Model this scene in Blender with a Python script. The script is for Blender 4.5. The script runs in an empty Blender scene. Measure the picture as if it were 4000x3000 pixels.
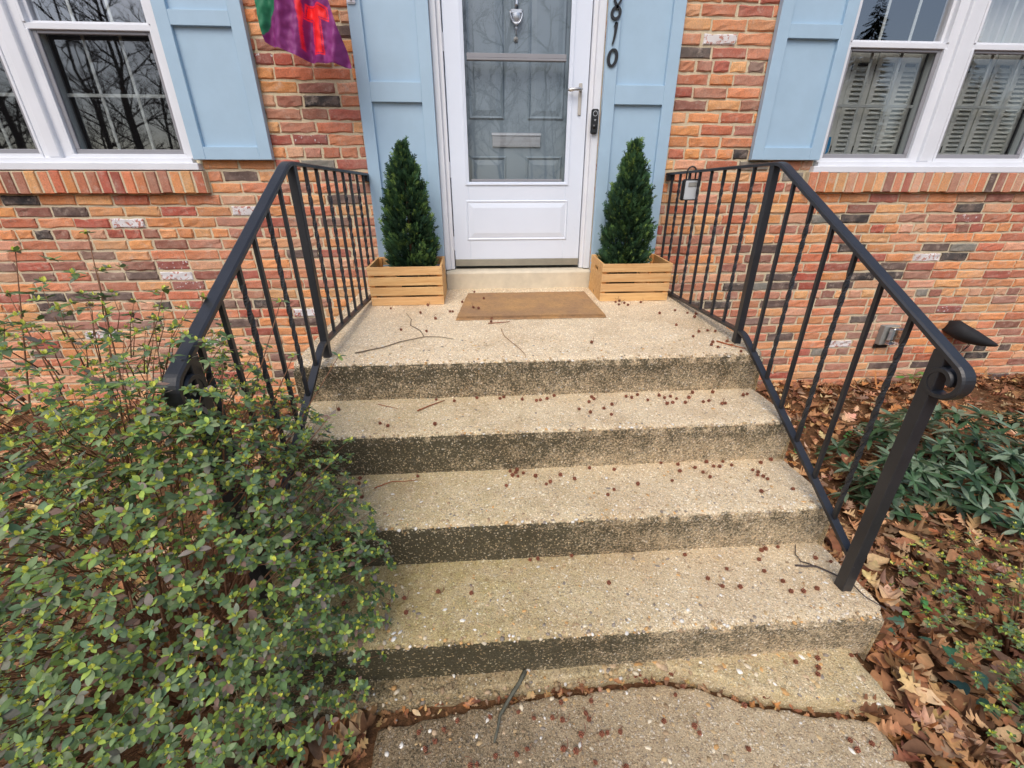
import bpy, math, random
from mathutils import Vector, Matrix, noise
from math import sin, cos, pi, radians, sqrt, atan2, hypot

# ------------------------------------------------------------------ camera, sky, sun, exposure
scene = bpy.context.scene
C = scene.collection
CAM = Vector((0.0, -2.966, 1.46))
PITCH, YAW, ROLL = 0.4111, 0.0637, -0.0033
def camera_axes():
    cy, sy, cp, sp = cos(YAW), sin(YAW), cos(PITCH), sin(PITCH)
    f = Vector((sy*cp, cy*cp, -sp)); r = Vector((cy, -sy, 0)); u = r.cross(f)
    return r*cos(ROLL)+u*sin(ROLL), -r*sin(ROLL)+u*cos(ROLL), f
AX = camera_axes()
cam = bpy.data.cameras.new('camera')
cam.sensor_width = 36.0
cam.lens = 1609.1/4000*36.0
cam.clip_start = 0.02
cam.clip_end = 2000
camo = bpy.data.objects.new('camera', cam)
C.objects.link(camo)
m = Matrix((AX[0], AX[1], -AX[2])).transposed().to_4x4()
m.translation = CAM
camo.matrix_world = m
scene.camera = camo
def pix(P):
    v = Vector(P)-CAM; d = v.dot(AX[2])
    if d < .05: return None
    return 2000+1609.1*v.dot(AX[0])/d, 1500-1609.1*v.dot(AX[1])/d, d

SUN_EL, SUN_AZ = 52.0, 200.0      # compass-style: light arrives from in front of the house, high up
world = bpy.data.worlds.new('World')
scene.world = world
world.use_nodes = True
wn = world.node_tree
sky = wn.nodes.new('ShaderNodeTexSky')
sky.sky_type = 'NISHITA'
sky.sun_disc = False
sky.sun_elevation = radians(SUN_EL)
sky.sun_rotation = radians(SUN_AZ)
sky.air_density = 1.0
sky.dust_density = 3.0
sky.ozone_density = 1.0
wn.links.new(sky.outputs[0], wn.nodes['Background'].inputs[0])
wn.nodes['Background'].inputs[1].default_value = 0.15
sd = bpy.data.lights.new('sun', 'SUN')
sd.energy = 1.0
sd.angle = radians(40)
sd.color = (1.0, .95, .88)
so = bpy.data.objects.new('sun', sd)
C.objects.link(so)
sv = Vector((sin(radians(SUN_AZ))*cos(radians(SUN_EL)), cos(radians(SUN_AZ))*cos(radians(SUN_EL)), sin(radians(SUN_EL))))
so.rotation_euler = (-sv).to_track_quat('-Z', 'Y').to_euler()
so.location = (-3, -12, 14)
vs = scene.view_settings
vs.view_transform = 'Standard'
vs.look = 'None'
vs.gamma = 1.0
vs.use_curve_mapping = False
vs.exposure = 0.38
scene.cycles.max_bounces = 6
scene.cycles.diffuse_bounces = 3
scene.cycles.glossy_bounces = 3
scene.cycles.transparent_max_bounces = 10
scene.cycles.use_denoising = True
scene.cycles.caustics_reflective = False
scene.cycles.caustics_refractive = False

rnd = random.Random(7)
# ------------------------------------------------------------------ helpers
def lin(r, g, b, k=1.0):
    f = lambda c: (c/12.92 if c <= .04045 else ((c+.055)/1.055)**2.4)
    return (f(r/255)*k, f(g/255)*k, f(b/255)*k)

class MB:
    """collects faces; build() links them as ONE mesh object"""
    def __init__(s): s.v, s.f, s.c, s.sm = [], [], [], []
    def add(s, vs, fs, col=None, smooth=False):
        n = len(s.v); s.v += [tuple(p) for p in vs]
        s.f += [tuple(i+n for i in f) for f in fs]; s.sm += [smooth]*len(fs)
        if col is None: col = (1, 1, 1)
        if len(col) == len(vs) and not isinstance(col[0], (int, float)): s.c += list(col)
        else: s.c += [col]*len(vs)
        return s
    def box(s, x0, x1, y0, y1, z0, z1, col=None):
        v = [(x, y, z) for z in (z0, z1) for y in (y0, y1) for x in (x0, x1)]
        return s.add(v, [(0, 2, 3, 1), (4, 5, 7, 6), (0, 1, 5, 4), (2, 6, 7, 3), (0, 4, 6, 2), (1, 3, 7, 5)], col)
    def bevbox(s, x0, x1, y0, y1, z0, z1, b=.002, col=None):
        cs = []
        for sx in (0, 1):
            for sy in (0, 1):
                for sz in (0, 1):
                    X, Y, Z = (x0, x1)[sx], (y0, y1)[sy], (z0, z1)[sz]
                    dx, dy, dz = (b, -b)[sx], (b, -b)[sy], (b, -b)[sz]
                    cs.append(((X, Y+dy, Z+dz), (X+dx, Y, Z+dz), (X+dx, Y+dy, Z)))
        v = [p for t in cs for p in t]
        I = lambda sx, sy, sz, a: (sx*4+sy*2+sz)*3+a
        f = []
        for a in range(3):
            for q in (0, 1):
                o = [(0, 0), (1, 0), (1, 1), (0, 1)]
                if q: o = o[::-1]
                if a == 0: f.append([I(q, i, j, 0) for i, j in o[::-1]])
                if a == 1: f.append([I(i, q, j, 1) for i, j in o])
                if a == 2: f.append([I(i, j, q, 2) for i, j in o[::-1]])
        for i in (0, 1):
            for j in (0, 1):
                f.append([I(i, j, 0, 0), I(i, j, 0, 1), I(i, j, 1, 1), I(i, j, 1, 0)])
                f.append([I(i, 0, j, 0), I(i, 0, j, 2), I(i, 1, j, 2), I(i, 1, j, 0)])
                f.append([I(0, i, j, 1), I(0, i, j, 2), I(1, i, j, 2), I(1, i, j, 1)])
        for i in range(8): f.append([i*3, i*3+1, i*3+2])
        return s.add(v, f, col)
    def tube(s, pts, rads, n=6, col=None, cap=True, smooth=True):
        pts = [Vector(p) for p in pts]; vs = []; N = len(pts)
        if isinstance(rads, (int, float)): rads = [rads]*N
        up = Vector((0, 0, 1))
        for i, p in enumerate(pts):
            t = (pts[min(i+1, N-1)]-pts[max(i-1, 0)])
            if t.length < 1e-9: t = Vector((0, 0, 1))
            t.normalize()
            a = t.cross(up)
            if a.length < .1: a = t.cross(Vector((1, 0, 0)))
            a.normalize(); b = t.cross(a)
            vs += [p+(a*cos(2*pi*k/n)+b*sin(2*pi*k/n))*rads[i] for k in range(n)]
        fs = [(i*n+k, i*n+(k+1) % n, (i+1)*n+(k+1) % n, (i+1)*n+k) for i in range(N-1) for k in range(n)]
        if cap: fs += [tuple(range(n))[::-1], tuple(range((N-1)*n, N*n))]
        return s.add(vs, fs, col, smooth)
    def sweep(s, frames, prof, col=None, cap=True, smooth=False):
        """frames: (origin, a, b); prof: closed 2-D outline"""
        n = len(prof); vs = [Vector(o)+Vector(a)*x+Vector(b)*y for o, a, b in frames for x, y in prof]
        N = len(frames)
        fs = [(i*n+k, i*n+(k+1) % n, (i+1)*n+(k+1) % n, (i+1)*n+k) for i in range(N-1) for k in range(n)]
        if cap: fs += [tuple(range(n))[::-1], tuple(range((N-1)*n, N*n))]
        return s.add(vs, fs, col, smooth)
    def grid(s, P, col=None, smooth=True):
        """P: rows of points"""
        R, Q = len(P), len(P[0])
        cc = None
        if col is not None and not isinstance(col[0], (int, float)): cc = [c for r in col for c in r]
        elif col is not None: cc = col
        return s.add([p for r in P for p in r], [(i*Q+j, i*Q+j+1, (i+1)*Q+j+1, (i+1)*Q+j) for i in range(R-1) for j in range(Q-1)], cc, smooth)
    def mesh(s, name, mat):
        me = bpy.data.meshes.new(name)
        me.from_pydata(s.v, [], s.f)
        if any(s.sm): me.polygons.foreach_set('use_smooth', s.sm)
        at = me.color_attributes.new('Col', 'FLOAT_COLOR', 'POINT')
        flat = []
        for c in s.c: flat += [c[0], c[1], c[2], c[3] if len(c) > 3 else 1.0]
        at.data.foreach_set('color', flat)
        me.materials.append(mat)
        me.update()
        return me
    def build(s, name, mat, parent=None, origin=None, recalc=False):
        if origin is not None:
            o = Vector(origin); s.v = [(p[0]-o.x, p[1]-o.y, p[2]-o.z) for p in s.v]
        me = s.mesh(name, mat)
        if recalc:
            import bmesh
            bm = bmesh.new(); bm.from_mesh(me); bmesh.ops.recalc_face_normals(bm, faces=bm.faces); bm.to_mesh(me); bm.free()
        ob = bpy.data.objects.new(name, me); C.objects.link(ob)
        if origin is not None: ob.location = origin
        if parent is not None: ob.parent = parent
        return ob
def tag(o, label=None, cat=None, group=None, kind=None):
    if label: o['label'] = label
    if cat: o['category'] = cat
    if group: o['group'] = group
    if kind: o['kind'] = kind
    return o
def empty(name, loc=(0, 0, 0), parent=None):
    o = bpy.data.objects.new(name, None); C.objects.link(o); o.location = loc; o.empty_display_size = .1
    if parent is not None: o.parent = parent
    return o

# ------------------------------------------------------------------ materials
class NT:
    def __init__(s, name):
        s.m = bpy.data.materials.new(name); s.m.use_nodes = True; s.t = s.m.node_tree
        s.p = s.t.nodes['Principled BSDF']; s.out = s.t.nodes['Material Output']
    def n(s, typ, **kw):
        q = s.t.nodes.new('ShaderNode'+typ)
        for k, v in kw.items():
            if k in q.inputs: s.set(q.inputs[k], v)
            else: setattr(q, k, v)
        return q
    def set(s, inp, v):
        if hasattr(v, 'is_output'): s.t.links.new(v, inp)
        elif isinstance(v, tuple) and len(v) == 3 and inp.type == 'RGBA': inp.default_value = (*v, 1)
        else: inp.default_value = v
    def P(s, **kw):
        for k, v in kw.items(): s.set(s.p.inputs[k.replace('_', ' ')], v)
        return s
    def pos(s): return s.n('TexCoord').outputs['Object']
    def noise(s, vec, scale, detail=3, rough=.6):
        q = s.n('TexNoise', Scale=scale, Detail=detail, Roughness=rough); s.set(q.inputs['Vector'], vec); return q.outputs['Fac']
    def vor(s, vec, scale, feature='F1'):
        q = s.n('TexVoronoi', Scale=scale); q.feature = feature; s.set(q.inputs['Vector'], vec); return q
    def ramp(s, fac, stops, interp='LINEAR'):
        q = s.n('ValToRGB'); q.color_ramp.interpolation = interp
        e = q.color_ramp.elements
        while len(e) < len(stops): e.new(.5)
        for el, (x, c) in zip(e, stops):
            el.position = x; el.color = (*c, 1) if isinstance(c, tuple) else (c, c, c, 1)
        s.set(q.inputs[0], fac); return q.outputs[0]
    def mix(s, fac, a, b, mode='MIX'):
        q = s.n('Mix'); q.data_type = 'RGBA'; q.blend_type = mode
        s.set(q.inputs[0], fac); s.set(q.inputs[6], a); s.set(q.inputs[7], b); return q.outputs[2]
    def math(s, op, a, b=0.0, clamp=False):
        q = s.n('Math'); q.operation = op; q.use_clamp = clamp
        s.set(q.inputs[0], a); s.set(q.inputs[1], b); return q.outputs[0]
    def col(s):
        return s.n('VertexColor', layer_name='Col')
    def bump(s, h, strength=.3, dist=.002):
        q = s.n('Bump', Strength=strength, Distance=dist); s.set(q.inputs['Height'], h)
        s.set(s.p.inputs['Normal'], q.outputs[0]); return s

def painted(name, rgb, rough=.45, scale=30, amt=.12, bump=.06, dirt=None, metallic=0.0):
    k = NT(name); v = k.pos()
    n1 = k.noise(v, scale*.12, 4); n2 = k.noise(v, scale, 3)
    c = k.mix(k.ramp(n1, [(.3, 0.0), (.75, 1.0)]), rgb, tuple(x*(1-amt) for x in rgb))
    if dirt:
        c = k.mix(k.ramp(n2, [(.62, 0.0), (.80, .6)]), c, dirt)
    k.P(Base_Color=c, Roughness=k.math('ADD', k.math('MULTIPLY', n2, .2), rough-.1), Metallic=metallic)
    k.bump(n2, bump, .002)
    return k.m

def mat_attr(name, rough=.75, vary=.25, scale=40, bump=.25, dist=.002, spec=.3, sub=0.0):
    k = NT(name); v = k.pos(); c = k.col().outputs[0]
    n1 = k.noise(v, scale, 4)
    cc = k.mix(1.0, c, k.ramp(n1, [(.2, 1-vary), (.8, 1+vary)]), 'MULTIPLY')
    k.P(Base_Color=cc, Roughness=rough, Specular_IOR_Level=spec)
    if bump: k.bump(n1, bump, dist)
    return k.m

def m_brick():
    k = NT('brick'); v = k.pos(); a = k.col(); c = a.outputs[0]; al = a.outputs[1]
    big = k.noise(v, 30, 6, .72); fine = k.noise(v, 150, 4, .75); st = k.noise(v, 12, 5, .7)
    c1 = k.mix(k.ramp(big, [(.38, 0.0), (.72, .55)]), c, k.mix(1.0, c, (.70, .62, .60), 'MULTIPLY'))
    c1 = k.mix(k.ramp(st, [(.45, 0.0), (.70, .55)]), c1, k.mix(.5, c, (.66, .46, .35)))
    c1 = k.mix(1.0, c1, k.ramp(fine, [(.25, .60), (.75, 1.25)]), 'MULTIPLY')
    c1 = k.mix(k.ramp(k.noise(v, 55, 4, .7), [(.62, 0.0), (.72, .55)]), c1, k.mix(1.0, c, (.42, .36, .36), 'MULTIPLY'))
    # flaked whitewash: alpha channel is the share still white
    fl = k.noise(v, 45, 5, .7)
    wm = k.ramp(k.math('ADD', fl, k.math('MULTIPLY', al, .5)), [(.90, 0.0), (.94, 1.0)])
    c1 = k.mix(wm, c1, (.78, .76, .76))
    # efflorescence / mortar smear
    c1 = k.mix(k.ramp(k.noise(v, 17, 6, .75), [(.55, 0.0), (.72, .6)]), c1, (.62, .50, .40))
    gl = k.noise(v, 1.1, 3); c1 = k.mix(k.ramp(gl, [(.45, 0.0), (.7, .22)]), c1, (.66, .50, .40))
    c1 = k.mix(.08, c1, (.40, .38, .36))
    k.P(Base_Color=c1, Roughness=.88, Specular_IOR_Level=.2)
    k.bump(k.math('ADD', k.math('MULTIPLY', big, .7), k.math('MULTIPLY', fine, .5)), .55, .006)
    return k.m
def m_mortar():
    k = NT('mortar'); v = k.pos()
    n1 = k.noise(v, 6, 4); n2 = k.noise(v, 120, 4, .7)
    c = k.mix(n1, lin(206, 190, 158), lin(230, 216, 186))
    c = k.mix(1.0, c, k.ramp(n2, [(.25, .75), (.8, 1.15)]), 'MULTIPLY')
    k.P(Base_Color=c, Roughness=.95, Specular_IOR_Level=.1); k.bump(n2, .6, .005)
    return k.m
def m_concrete():
    """exposed aggregate; Col.r = dark algae stain, Col.g = green-yellow moss tint, Col.b = how much aggregate shows"""
    k = NT('exposed_aggregate'); v = k.pos(); a = k.col(); sp = k.n('SeparateColor'); k.set(sp.inputs[0], a.outputs[0])
    wob = k.n('TexNoise', Scale=60, Detail=2); k.set(wob.inputs['Vector'], v)
    vv = k.n('VectorMath'); vv.operation = 'MULTIPLY_ADD'
    k.set(vv.inputs[0], wob.outputs['Color']); vv.inputs[1].default_value = (.006,)*3; k.set(vv.inputs[2], v); vv = vv.outputs[0]
    stones = [(0, lin(150, 122, 88)), (.16, lin(196, 170, 128)), (.34, lin(222, 204, 168)), (.5, lin(176, 150, 116)), (.62, lin(234, 224, 204)), (.76, lin(206, 178, 132)), (.88, lin(140, 128, 116)), (.95, lin(240, 234, 222))]
    s1 = k.vor(vv, 165); e1 = k.vor(vv, 165, 'DISTANCE_TO_EDGE')
    r1 = k.n('SeparateColor'); k.set(r1.inputs[0], s1.outputs['Color'])
    c = k.ramp(r1.outputs[0], stones, 'CONSTANT')
    matrix = k.mix(k.noise(v, 7, 4), lin(172, 152, 118), lin(198, 180, 146))
    dome1 = k.ramp(e1.outputs['Distance'], [(.03, 0.0), (.20, 1.0)])
    show = k.math('MULTIPLY', dome1, k.math('GREATER_THAN', r1.outputs[1], .38))
    c = k.mix(k.math('MULTIPLY', show, .8), matrix, c)
    s2 = k.vor(vv, 85); r2 = k.n('SeparateColor'); k.set(r2.inputs[0], s2.outputs['Color'])
    e2 = k.vor(vv, 85, 'DISTANCE_TO_EDGE')
    big = k.math('MULTIPLY', k.ramp(e2.outputs['Distance'], [(.12, 0.0), (.26, 1.0)]), k.math('GREATER_THAN', r2.outputs[1], .80))
    c = k.mix(k.math('MULTIPLY', big, .85), c, k.ramp(r2.outputs[0], stones, 'CONSTANT'))
    fine = k.noise(v, 260, 3, .75)
    c = k.mix(.22, c, lin(190, 186, 178))
    c = k.mix(1.0, c, k.ramp(fine, [(.28, .42), (.70, 1.22)]), 'MULTIPLY')
    blot = k.noise(v, 3.2, 5); c = k.mix(k.ramp(blot, [(.48, 0.0), (.70, .55)]), c, k.mix(1.0, c, (.74, .66, .58), 'MULTIPLY'))
    bl2 = k.noise(v, 11, 5, .7); c = k.mix(k.ramp(bl2, [(.55, 0.0), (.75, .5)]), c, k.mix(1.0, c, (.66, .62, .54), 'MULTIPLY'))
    # moss tint
    mo = k.math('MULTIPLY', sp.outputs[1], k.ramp(k.noise(v, 18, 4), [(.25, .35), (.7, 1.0)]))
    c = k.mix(mo, c, k.mix(1.0, c, (.62, .64, .30), 'MULTIPLY'))
    # algae stain, broken up so single stones still show through
    br = k.noise(v, 120, 4, .8); br2 = k.noise(v, 14, 4, .6)
    stn = k.math('ADD', sp.outputs[0], k.math('MULTIPLY', k.math('SUBTRACT', br, .5), 2.3))
    stn = k.math('ADD', stn, k.math('MULTIPLY', k.math('SUBTRACT', br2, .5), .8))
    stn = k.ramp(stn, [(.20, 0.0), (.80, 1.0)])
    stn = k.math('MULTIPLY', stn, k.math('SUBTRACT', 1.0, k.math('MULTIPLY', k.math('MULTIPLY', show, k.math('GREATER_THAN', r1.outputs[2], .72)), .7)))
    stn = k.math('MULTIPLY', stn, k.ramp(sp.outputs[0], [(.05, 0.0), (.25, 1.0)]))
    dark = k.mix(k.noise(v, 10, 3), lin(24, 26, 19), lin(42, 44, 32))
    c = k.mix(k.math('MULTIPLY', stn, .90), c, dark)
    c = k.mix(1.0, c, (1.86, 1.82, 1.80), 'MULTIPLY')
    dmp = k.math('MULTIPLY', k.math('SUBTRACT', 1.0, sp.outputs[2]), k.ramp(k.noise(v, 4.5, 4), [(.25, .75), (.7, 1.0)]))
    c = k.mix(dmp, c, k.mix(1.0, c, (.34, .31, .28), 'MULTIPLY'))
    k.P(Base_Color=c, Roughness=.86, Specular_IOR_Level=.25)
    h = k.math('ADD', k.math('MULTIPLY', show, .6), k.math('ADD', k.math('MULTIPLY', big, 1.0), k.math('MULTIPLY', fine, .5)))
    k.bump(h, .65, .004)
    return k.m
def m_glass(name='window_glass', tint=(1, 1, 1), refl=1.0):
    k = NT(name); k.t.nodes.remove(k.p)
    tr = k.n('BsdfTransparent'); k.set(tr.inputs[0], tint)
    gl = k.n('BsdfGlossy'); gl.inputs['Roughness'].default_value = .015; k.set(gl.inputs[0], (1, 1, 1))
    v = k.pos(); b = k.n('Bump', Strength=.05, Distance=.02); k.set(b.inputs['Height'], k.noise(v, 1.6, 1)); k.set(gl.inputs['Normal'], b.outputs[0])
    ge = k.n('NewGeometry'); dt = k.n('VectorMath'); dt.operation = 'DOT_PRODUCT'; k.set(dt.inputs[0], ge.outputs['Normal']); k.set(dt.inputs[1], ge.outputs['Incoming'])
    cs = k.math('ABSOLUTE', dt.outputs['Value']); schl = k.math('ADD', k.math('MULTIPLY', k.math('POWER', k.math('SUBTRACT', 1.0, cs), 5.0), .96), .042)
    mx = k.n('MixShader'); k.set(mx.inputs[0], k.math('MULTIPLY', schl, 5.2*refl, True)); k.set(mx.inputs[1], tr.outputs[0]); k.set(mx.inputs[2], gl.outputs[0])
    k.t.links.new(mx.outputs[0], k.out.inputs[0]); return k.m
def m_screen():
    k = NT('insect_screen'); k.t.nodes.remove(k.p)
    tr = k.n('BsdfTransparent'); df = k.n('BsdfDiffuse'); k.set(df.inputs[0], (.02, .02, .021))
    mx = k.n('MixShader'); mx.inputs[0].default_value = .25
    k.t.links.new(tr.outputs[0], mx.inputs[1]); k.t.links.new(df.outputs[0], mx.inputs[2]); k.t.links.new(mx.outputs[0], k.out.inputs[0]); return k.m
def m_wood():
    k = NT('pine_wood'); v = k.pos(); a = k.col()
    mp = k.n('Mapping'); k.set(mp.inputs[0], v); mp.inputs['Scale'].default_value = (3, 40, 60)
    g = k.noise(mp.outputs[0], 1.0, 5, .65); g2 = k.noise(mp.outputs[0], 4.0, 3)
    c = k.mix(k.ramp(g, [(.3, 0.0), (.72, 1.0)]), lin(240, 202, 146), lin(214, 162, 104))
    c = k.mix(k.ramp(g2, [(.55, 0.0), (.8, .5)]), c, lin(160, 104, 58))
    c = k.mix(1.0, c, a.outputs[0], 'MULTIPLY')
    kn = k.vor(v, 6.5); c = k.mix(k.ramp(kn.outputs['Distance'], [(.035, .9), (.085, 0.0)]), c, lin(112, 66, 36))
    k.P(Base_Color=c, Roughness=.6, Specular_IOR_Level=.3); k.bump(g, .2, .001); return k.m
def m_coir():
    k = NT('coir'); v = k.pos(); n = k.noise(v, 420, 3, .8); n2 = k.ramp(k.noise(v, 4, 5, .65), [(.35, 0.0), (.65, 1.0)]); n3 = k.noise(v, 45, 4, .7)
    c = k.mix(n2, lin(214, 168, 116), lin(180, 144, 112)); c = k.mix(k.ramp(n3, [(.5, 0.0), (.75, .5)]), c, lin(150, 122, 98))
    c = k.mix(1.0, c, k.ramp(n, [(.25, .6), (.75, 1.25)]), 'MULTIPLY')
    k.P(Base_Color=c, Roughness=1.0, Specular_IOR_Level=.05); k.bump(n, 1.0, .006); return k.m
def m_soil():
    k = NT('soil'); v = k.pos(); n = k.noise(v, 40, 6, .75); n2 = k.noise(v, 3, 3)
    c = k.mix(k.ramp(n, [(.3, 0.0), (.7, 1.0)]), lin(64, 46, 34), lin(150, 108, 78)); c = k.mix(k.math('MULTIPLY', n2, .4), c, lin(88, 76, 50))
    k.P(Base_Color=c, Roughness=1.0, Specular_IOR_Level=.05); k.bump(n, .8, .02); return k.m
def m_iron():
    k = NT('black_iron_paint'); v = k.pos(); n = k.noise(v, 90, 4, .7); n2 = k.noise(v, 14, 3)
    c = k.mix(n2, (.016, .017, .020), (.032, .034, .040))
    sp = k.ramp(k.noise(v, 55, 2, .5), [(.775, 0.0), (.79, 1.0)]); c = k.mix(k.math('MULTIPLY', sp, .5), c, (.3, .28, .26))
    k.P(Base_Color=c, Roughness=k.math('ADD', k.math('MULTIPLY', n, .25), .24), Specular_IOR_Level=.5); k.bump(n, .22, .002); return k.m
def m_leaf(name, rough=.45, spec=.4, trans=.25, vary=.3, scale=60):
    k = NT(name); v = k.pos(); c = k.col().outputs[0]; n = k.noise(v, scale, 3)
    cc = k.mix(1.0, c, k.ramp(n, [(.2, 1-vary), (.8, 1+vary)]), 'MULTIPLY')
    k.P(Base_Color=cc, Roughness=rough, Specular_IOR_Level=spec); k.bump(n, .2, .002)
    if trans:
        tl = k.n('BsdfTranslucent'); k.set(tl.inputs[0], cc); mx = k.n('MixShader'); mx.inputs[0].default_value = trans
        k.t.links.new(k.p.outputs[0], mx.inputs[1]); k.t.links.new(tl.outputs[0], mx.inputs[2]); k.t.links.new(mx.outputs[0], k.out.inputs[0])
    return k.m

M = dict(
    brick=m_brick(), mortar=m_mortar(), concrete=m_concrete(), glass=m_glass(), screen=m_screen(), wood=m_wood(), coir=m_coir(), soil=m_soil(), iron=m_iron(),
    white=painted('white_trim_paint', (.80, .82, .86), .4, 40, .08, .03), door=painted('sky_tinted_door_enamel', (.77, .83, .93), .32, 20, .04, .015),  # storm door: white paint with the blue skylight cast mixed into its colour
    blue=painted('blue_shutter_paint', lin(170, 198, 218), .42, 60, .08, .10), inner=painted('slate_door_paint', lin(112, 128, 138), .45, 30, .1, .05),
    grey=painted('grey_screen_frame', (.30, .30, .32), .5, 40, .1, .03), muntin=painted('pale_muntin', (.62, .68, .66), .5, 40, .08, .02),
    sill=painted('sill_concrete', lin(220, 208, 184), .9, 90, .2, .35, lin(186, 172, 146)), nickel=painted('brushed_nickel', (.62, .60, .57), .3, 60, .1, .03, None, .9),
    tan=painted('tan_handle_plate', (.52, .49, .44), .45, 60, .1, .03), black=painted('black_plastic', (.013, .013, .014), .35, 60, .2, .05),
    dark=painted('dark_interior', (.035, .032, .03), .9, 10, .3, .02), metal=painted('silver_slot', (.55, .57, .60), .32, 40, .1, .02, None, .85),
    lightgrey=painted('lockbox_grey', (.52, .55, .58), .4, 40, .08, .03), boxgrey=painted('outlet_grey', (.30, .30, .28), .6, 40, .25, .08),
    doorglass=m_glass('storm_door_glass', (1, 1, 1), .26), clear=m_glass('clear_plastic', (.72, .74, .74), .9), ivory=painted('indoor_shutter_paint', (.80, .84, .78), .5, 30, .08, .03),
    attr=mat_attr('mixed_colour'), cloth=mat_attr('flag_nylon', .55, .10, 220, .25, .001, .35), stain=painted('kick_plate', (.46, .44, .36), .4, 40, .3, .05, (.35, .33, .26), .5),
    sticker=painted('blue_sticker', lin(20, 118, 165), .4, 20, .05, .01), bark=mat_attr('bark', .9, .35, 60, .6, .004, .1), cone=mat_attr('seed_cone', .8, .3, 120, .5, .002, .2),
    azalea=m_leaf('azalea_leaf', .5, .28, .22), laurel=m_leaf('laurel_leaf', .38, .4, .12), dead=m_leaf('dead_leaf', .8, .2, .12, .35, 35), cedar=m_leaf('cedar_spray', .75, .2, .0, .35, 90),
    cov=painted('black_fabric', (.012, .012, .014), .75, 200, .3, .2),
)
# ------------------------------------------------------------------ ground, walk
def hgt(x, y):
    """soil height of the beds: a little higher against the house"""
    return -.035 + .11*max(0.0, min(1.0, 1+y/2.3)) + .015*noise.noise(Vector((x*1.3, y*1.3, 3.1)))
g = MB()
xs = [-400, -60, -12, -7] + [-5+.25*i for i in range(49)] + [8.5, 14, 60, 400]
ys = [-400, -60, -14, -7] + [-5+.2*i for i in range(27)] + [.45]
g.grid([[(x, y, hgt(x, y) if abs(x) < 8 and y > -5 else -.05) for x in xs] for y in ys], (1, 1, 1))
ground = tag(g.build('ground', M['soil']), 'brown soil of the planting beds and the yard', 'ground', kind='structure')

# ------------------------------------------------------------------ the house front
house = tag(empty('brick_house'), 'red brick house front with white storm door and blue shutters', 'house')
LEFT_WIN = (-3.335, -1.735, 1.655, 2.80)     # openings in the brick: x0, x1, z0, z1
RIGHT_WIN = (2.205, 3.795, 1.655, 2.80)
DOOR = (-.268, .738, .90, 3.15)
OPEN = [LEFT_WIN, RIGHT_WIN, DOOR]
SILLS = [(-3.40, -1.69, 1.528, 1.655), (2.165, 3.86, 1.528, 1.655)]
WX0, WX1, WZ0, WZ1 = -4.3, 5.6, -.10, 3.15
# mortar sheet with the openings left out
mm = MB()
xc = sorted({WX0, WX1, *[v for o in OPEN for v in o[:2]]}); zc = sorted({WZ0, WZ1, *[v for o in OPEN for v in o[2:]]})
for i in range(len(xc)-1):
    for j in range(len(zc)-1):
        a, b, c_, d = xc[i], xc[i+1], zc[j], zc[j+1]; mx_, mz_ = (a+b)/2, (c_+d)/2
        if any(o[0] < mx_ < o[1] and o[2] < mz_ < o[3] for o in OPEN): continue
        mm.box(a, b, 0, .10, c_, d)
wall = mm.build('wall', M['mortar'], house)
wall['label'] = 'front wall of reclaimed orange, red and dark bricks in pale mortar'
# bricks
CO, BP, J, ZS = .0662, .216, .0145, 1.525
PHL = {1: .046, 2: .126, 3: .075, 4: .075, 5: .076, 6: .192, 7: .107, 8: .204, 9: .109, 10: .207, 11: .113}
PHR = {1: .141, 2: .003, 3: .13, 4: .163, 5: .113, 6: .022, 7: .136, 8: .015, 9: .11, 10: .017, 11: .154}
SPECIAL = [(-2.19,.824,'k'),(-2.9,.893,'k'),(-2.78,1.294,'k'),(-2.86,1.498,'k'),(-2.57,1.426,'d'),(-2.28,1.022,'d'),(-2.71,.89,'d'),(-2.49,.893,'d'),(-2.23,1.362,'w'),(-2.17,1.093,'p'),(-2.1,1.023,'w'),(2.66,1.351,'k'),(3.36,1.415,'k'),(3.48,1.091,'k'),(2.85,.964,'k'),(3.08,.961,'k'),(2.99,1.02,'d'),(3.58,1.156,'t'),(3.47,1.35,'p'),(3.27,1.09,'w'),(3.72,.69,'p'),(3.37,1.154,'d'),(3.35,.833,'t'),(1.4,2.308,'w'),(1.25,2.302,'k'),(1.65,1.762,'k'),(1.75,1.683,'t'),(2.03,1.621,'t'),(2.39,1.356,'t'),(2.58,1.153,'k'),(2.09,1.158,'d'),(-.94,2.047,'k'),(-1.21,2.256,'p'),(-.74,2.32,'d'),(-1.03,1.848,'p'),(-1.53,1.429,'w'),(-1.03,1.713,'t'),(-1.41,1.641,'d'),(-.93,1.503,'d'),(-1.2,.753,'w'),(-1.32,.682,'d'),(-1.49,.343,'d'),(1.72,.753,'k'),(1.61,.758,'k'),(2.11,.749,'d'),(2.25,.49,'d'),(2.85,.419,'w'),(1.83,.896,'k'),(2.26,.889,'d'),(2.6,.343,'t'),(4.1,.29,'k'),(4.08,.35,'k'),(4.27,.349,'d'),(2.07,.892,'t'),(2.57,.909,'d'),(3.15,.209,'d'),(2.96,.616,'k'),(-1.93,.541,'w'),(-2.71,.614,'w'),(-1.97,.963,'p'),(-2.99,.759,'d'),(-1.69,.698,'d'),(-1.21,1.14,'d'),(-1.53,.822,'k')]
BRICK_COLS = [((238, 158, 96), 26), ((244, 178, 118), 18), ((228, 144, 100), 26), ((212, 122, 84), 16), ((188, 92, 70), 10), ((194, 132, 106), 13), ((232, 170, 132), 16), ((164, 104, 84), 8), ((146, 110, 96), 5), ((96, 78, 74), 2)]
rb = random.Random(11)
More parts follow.
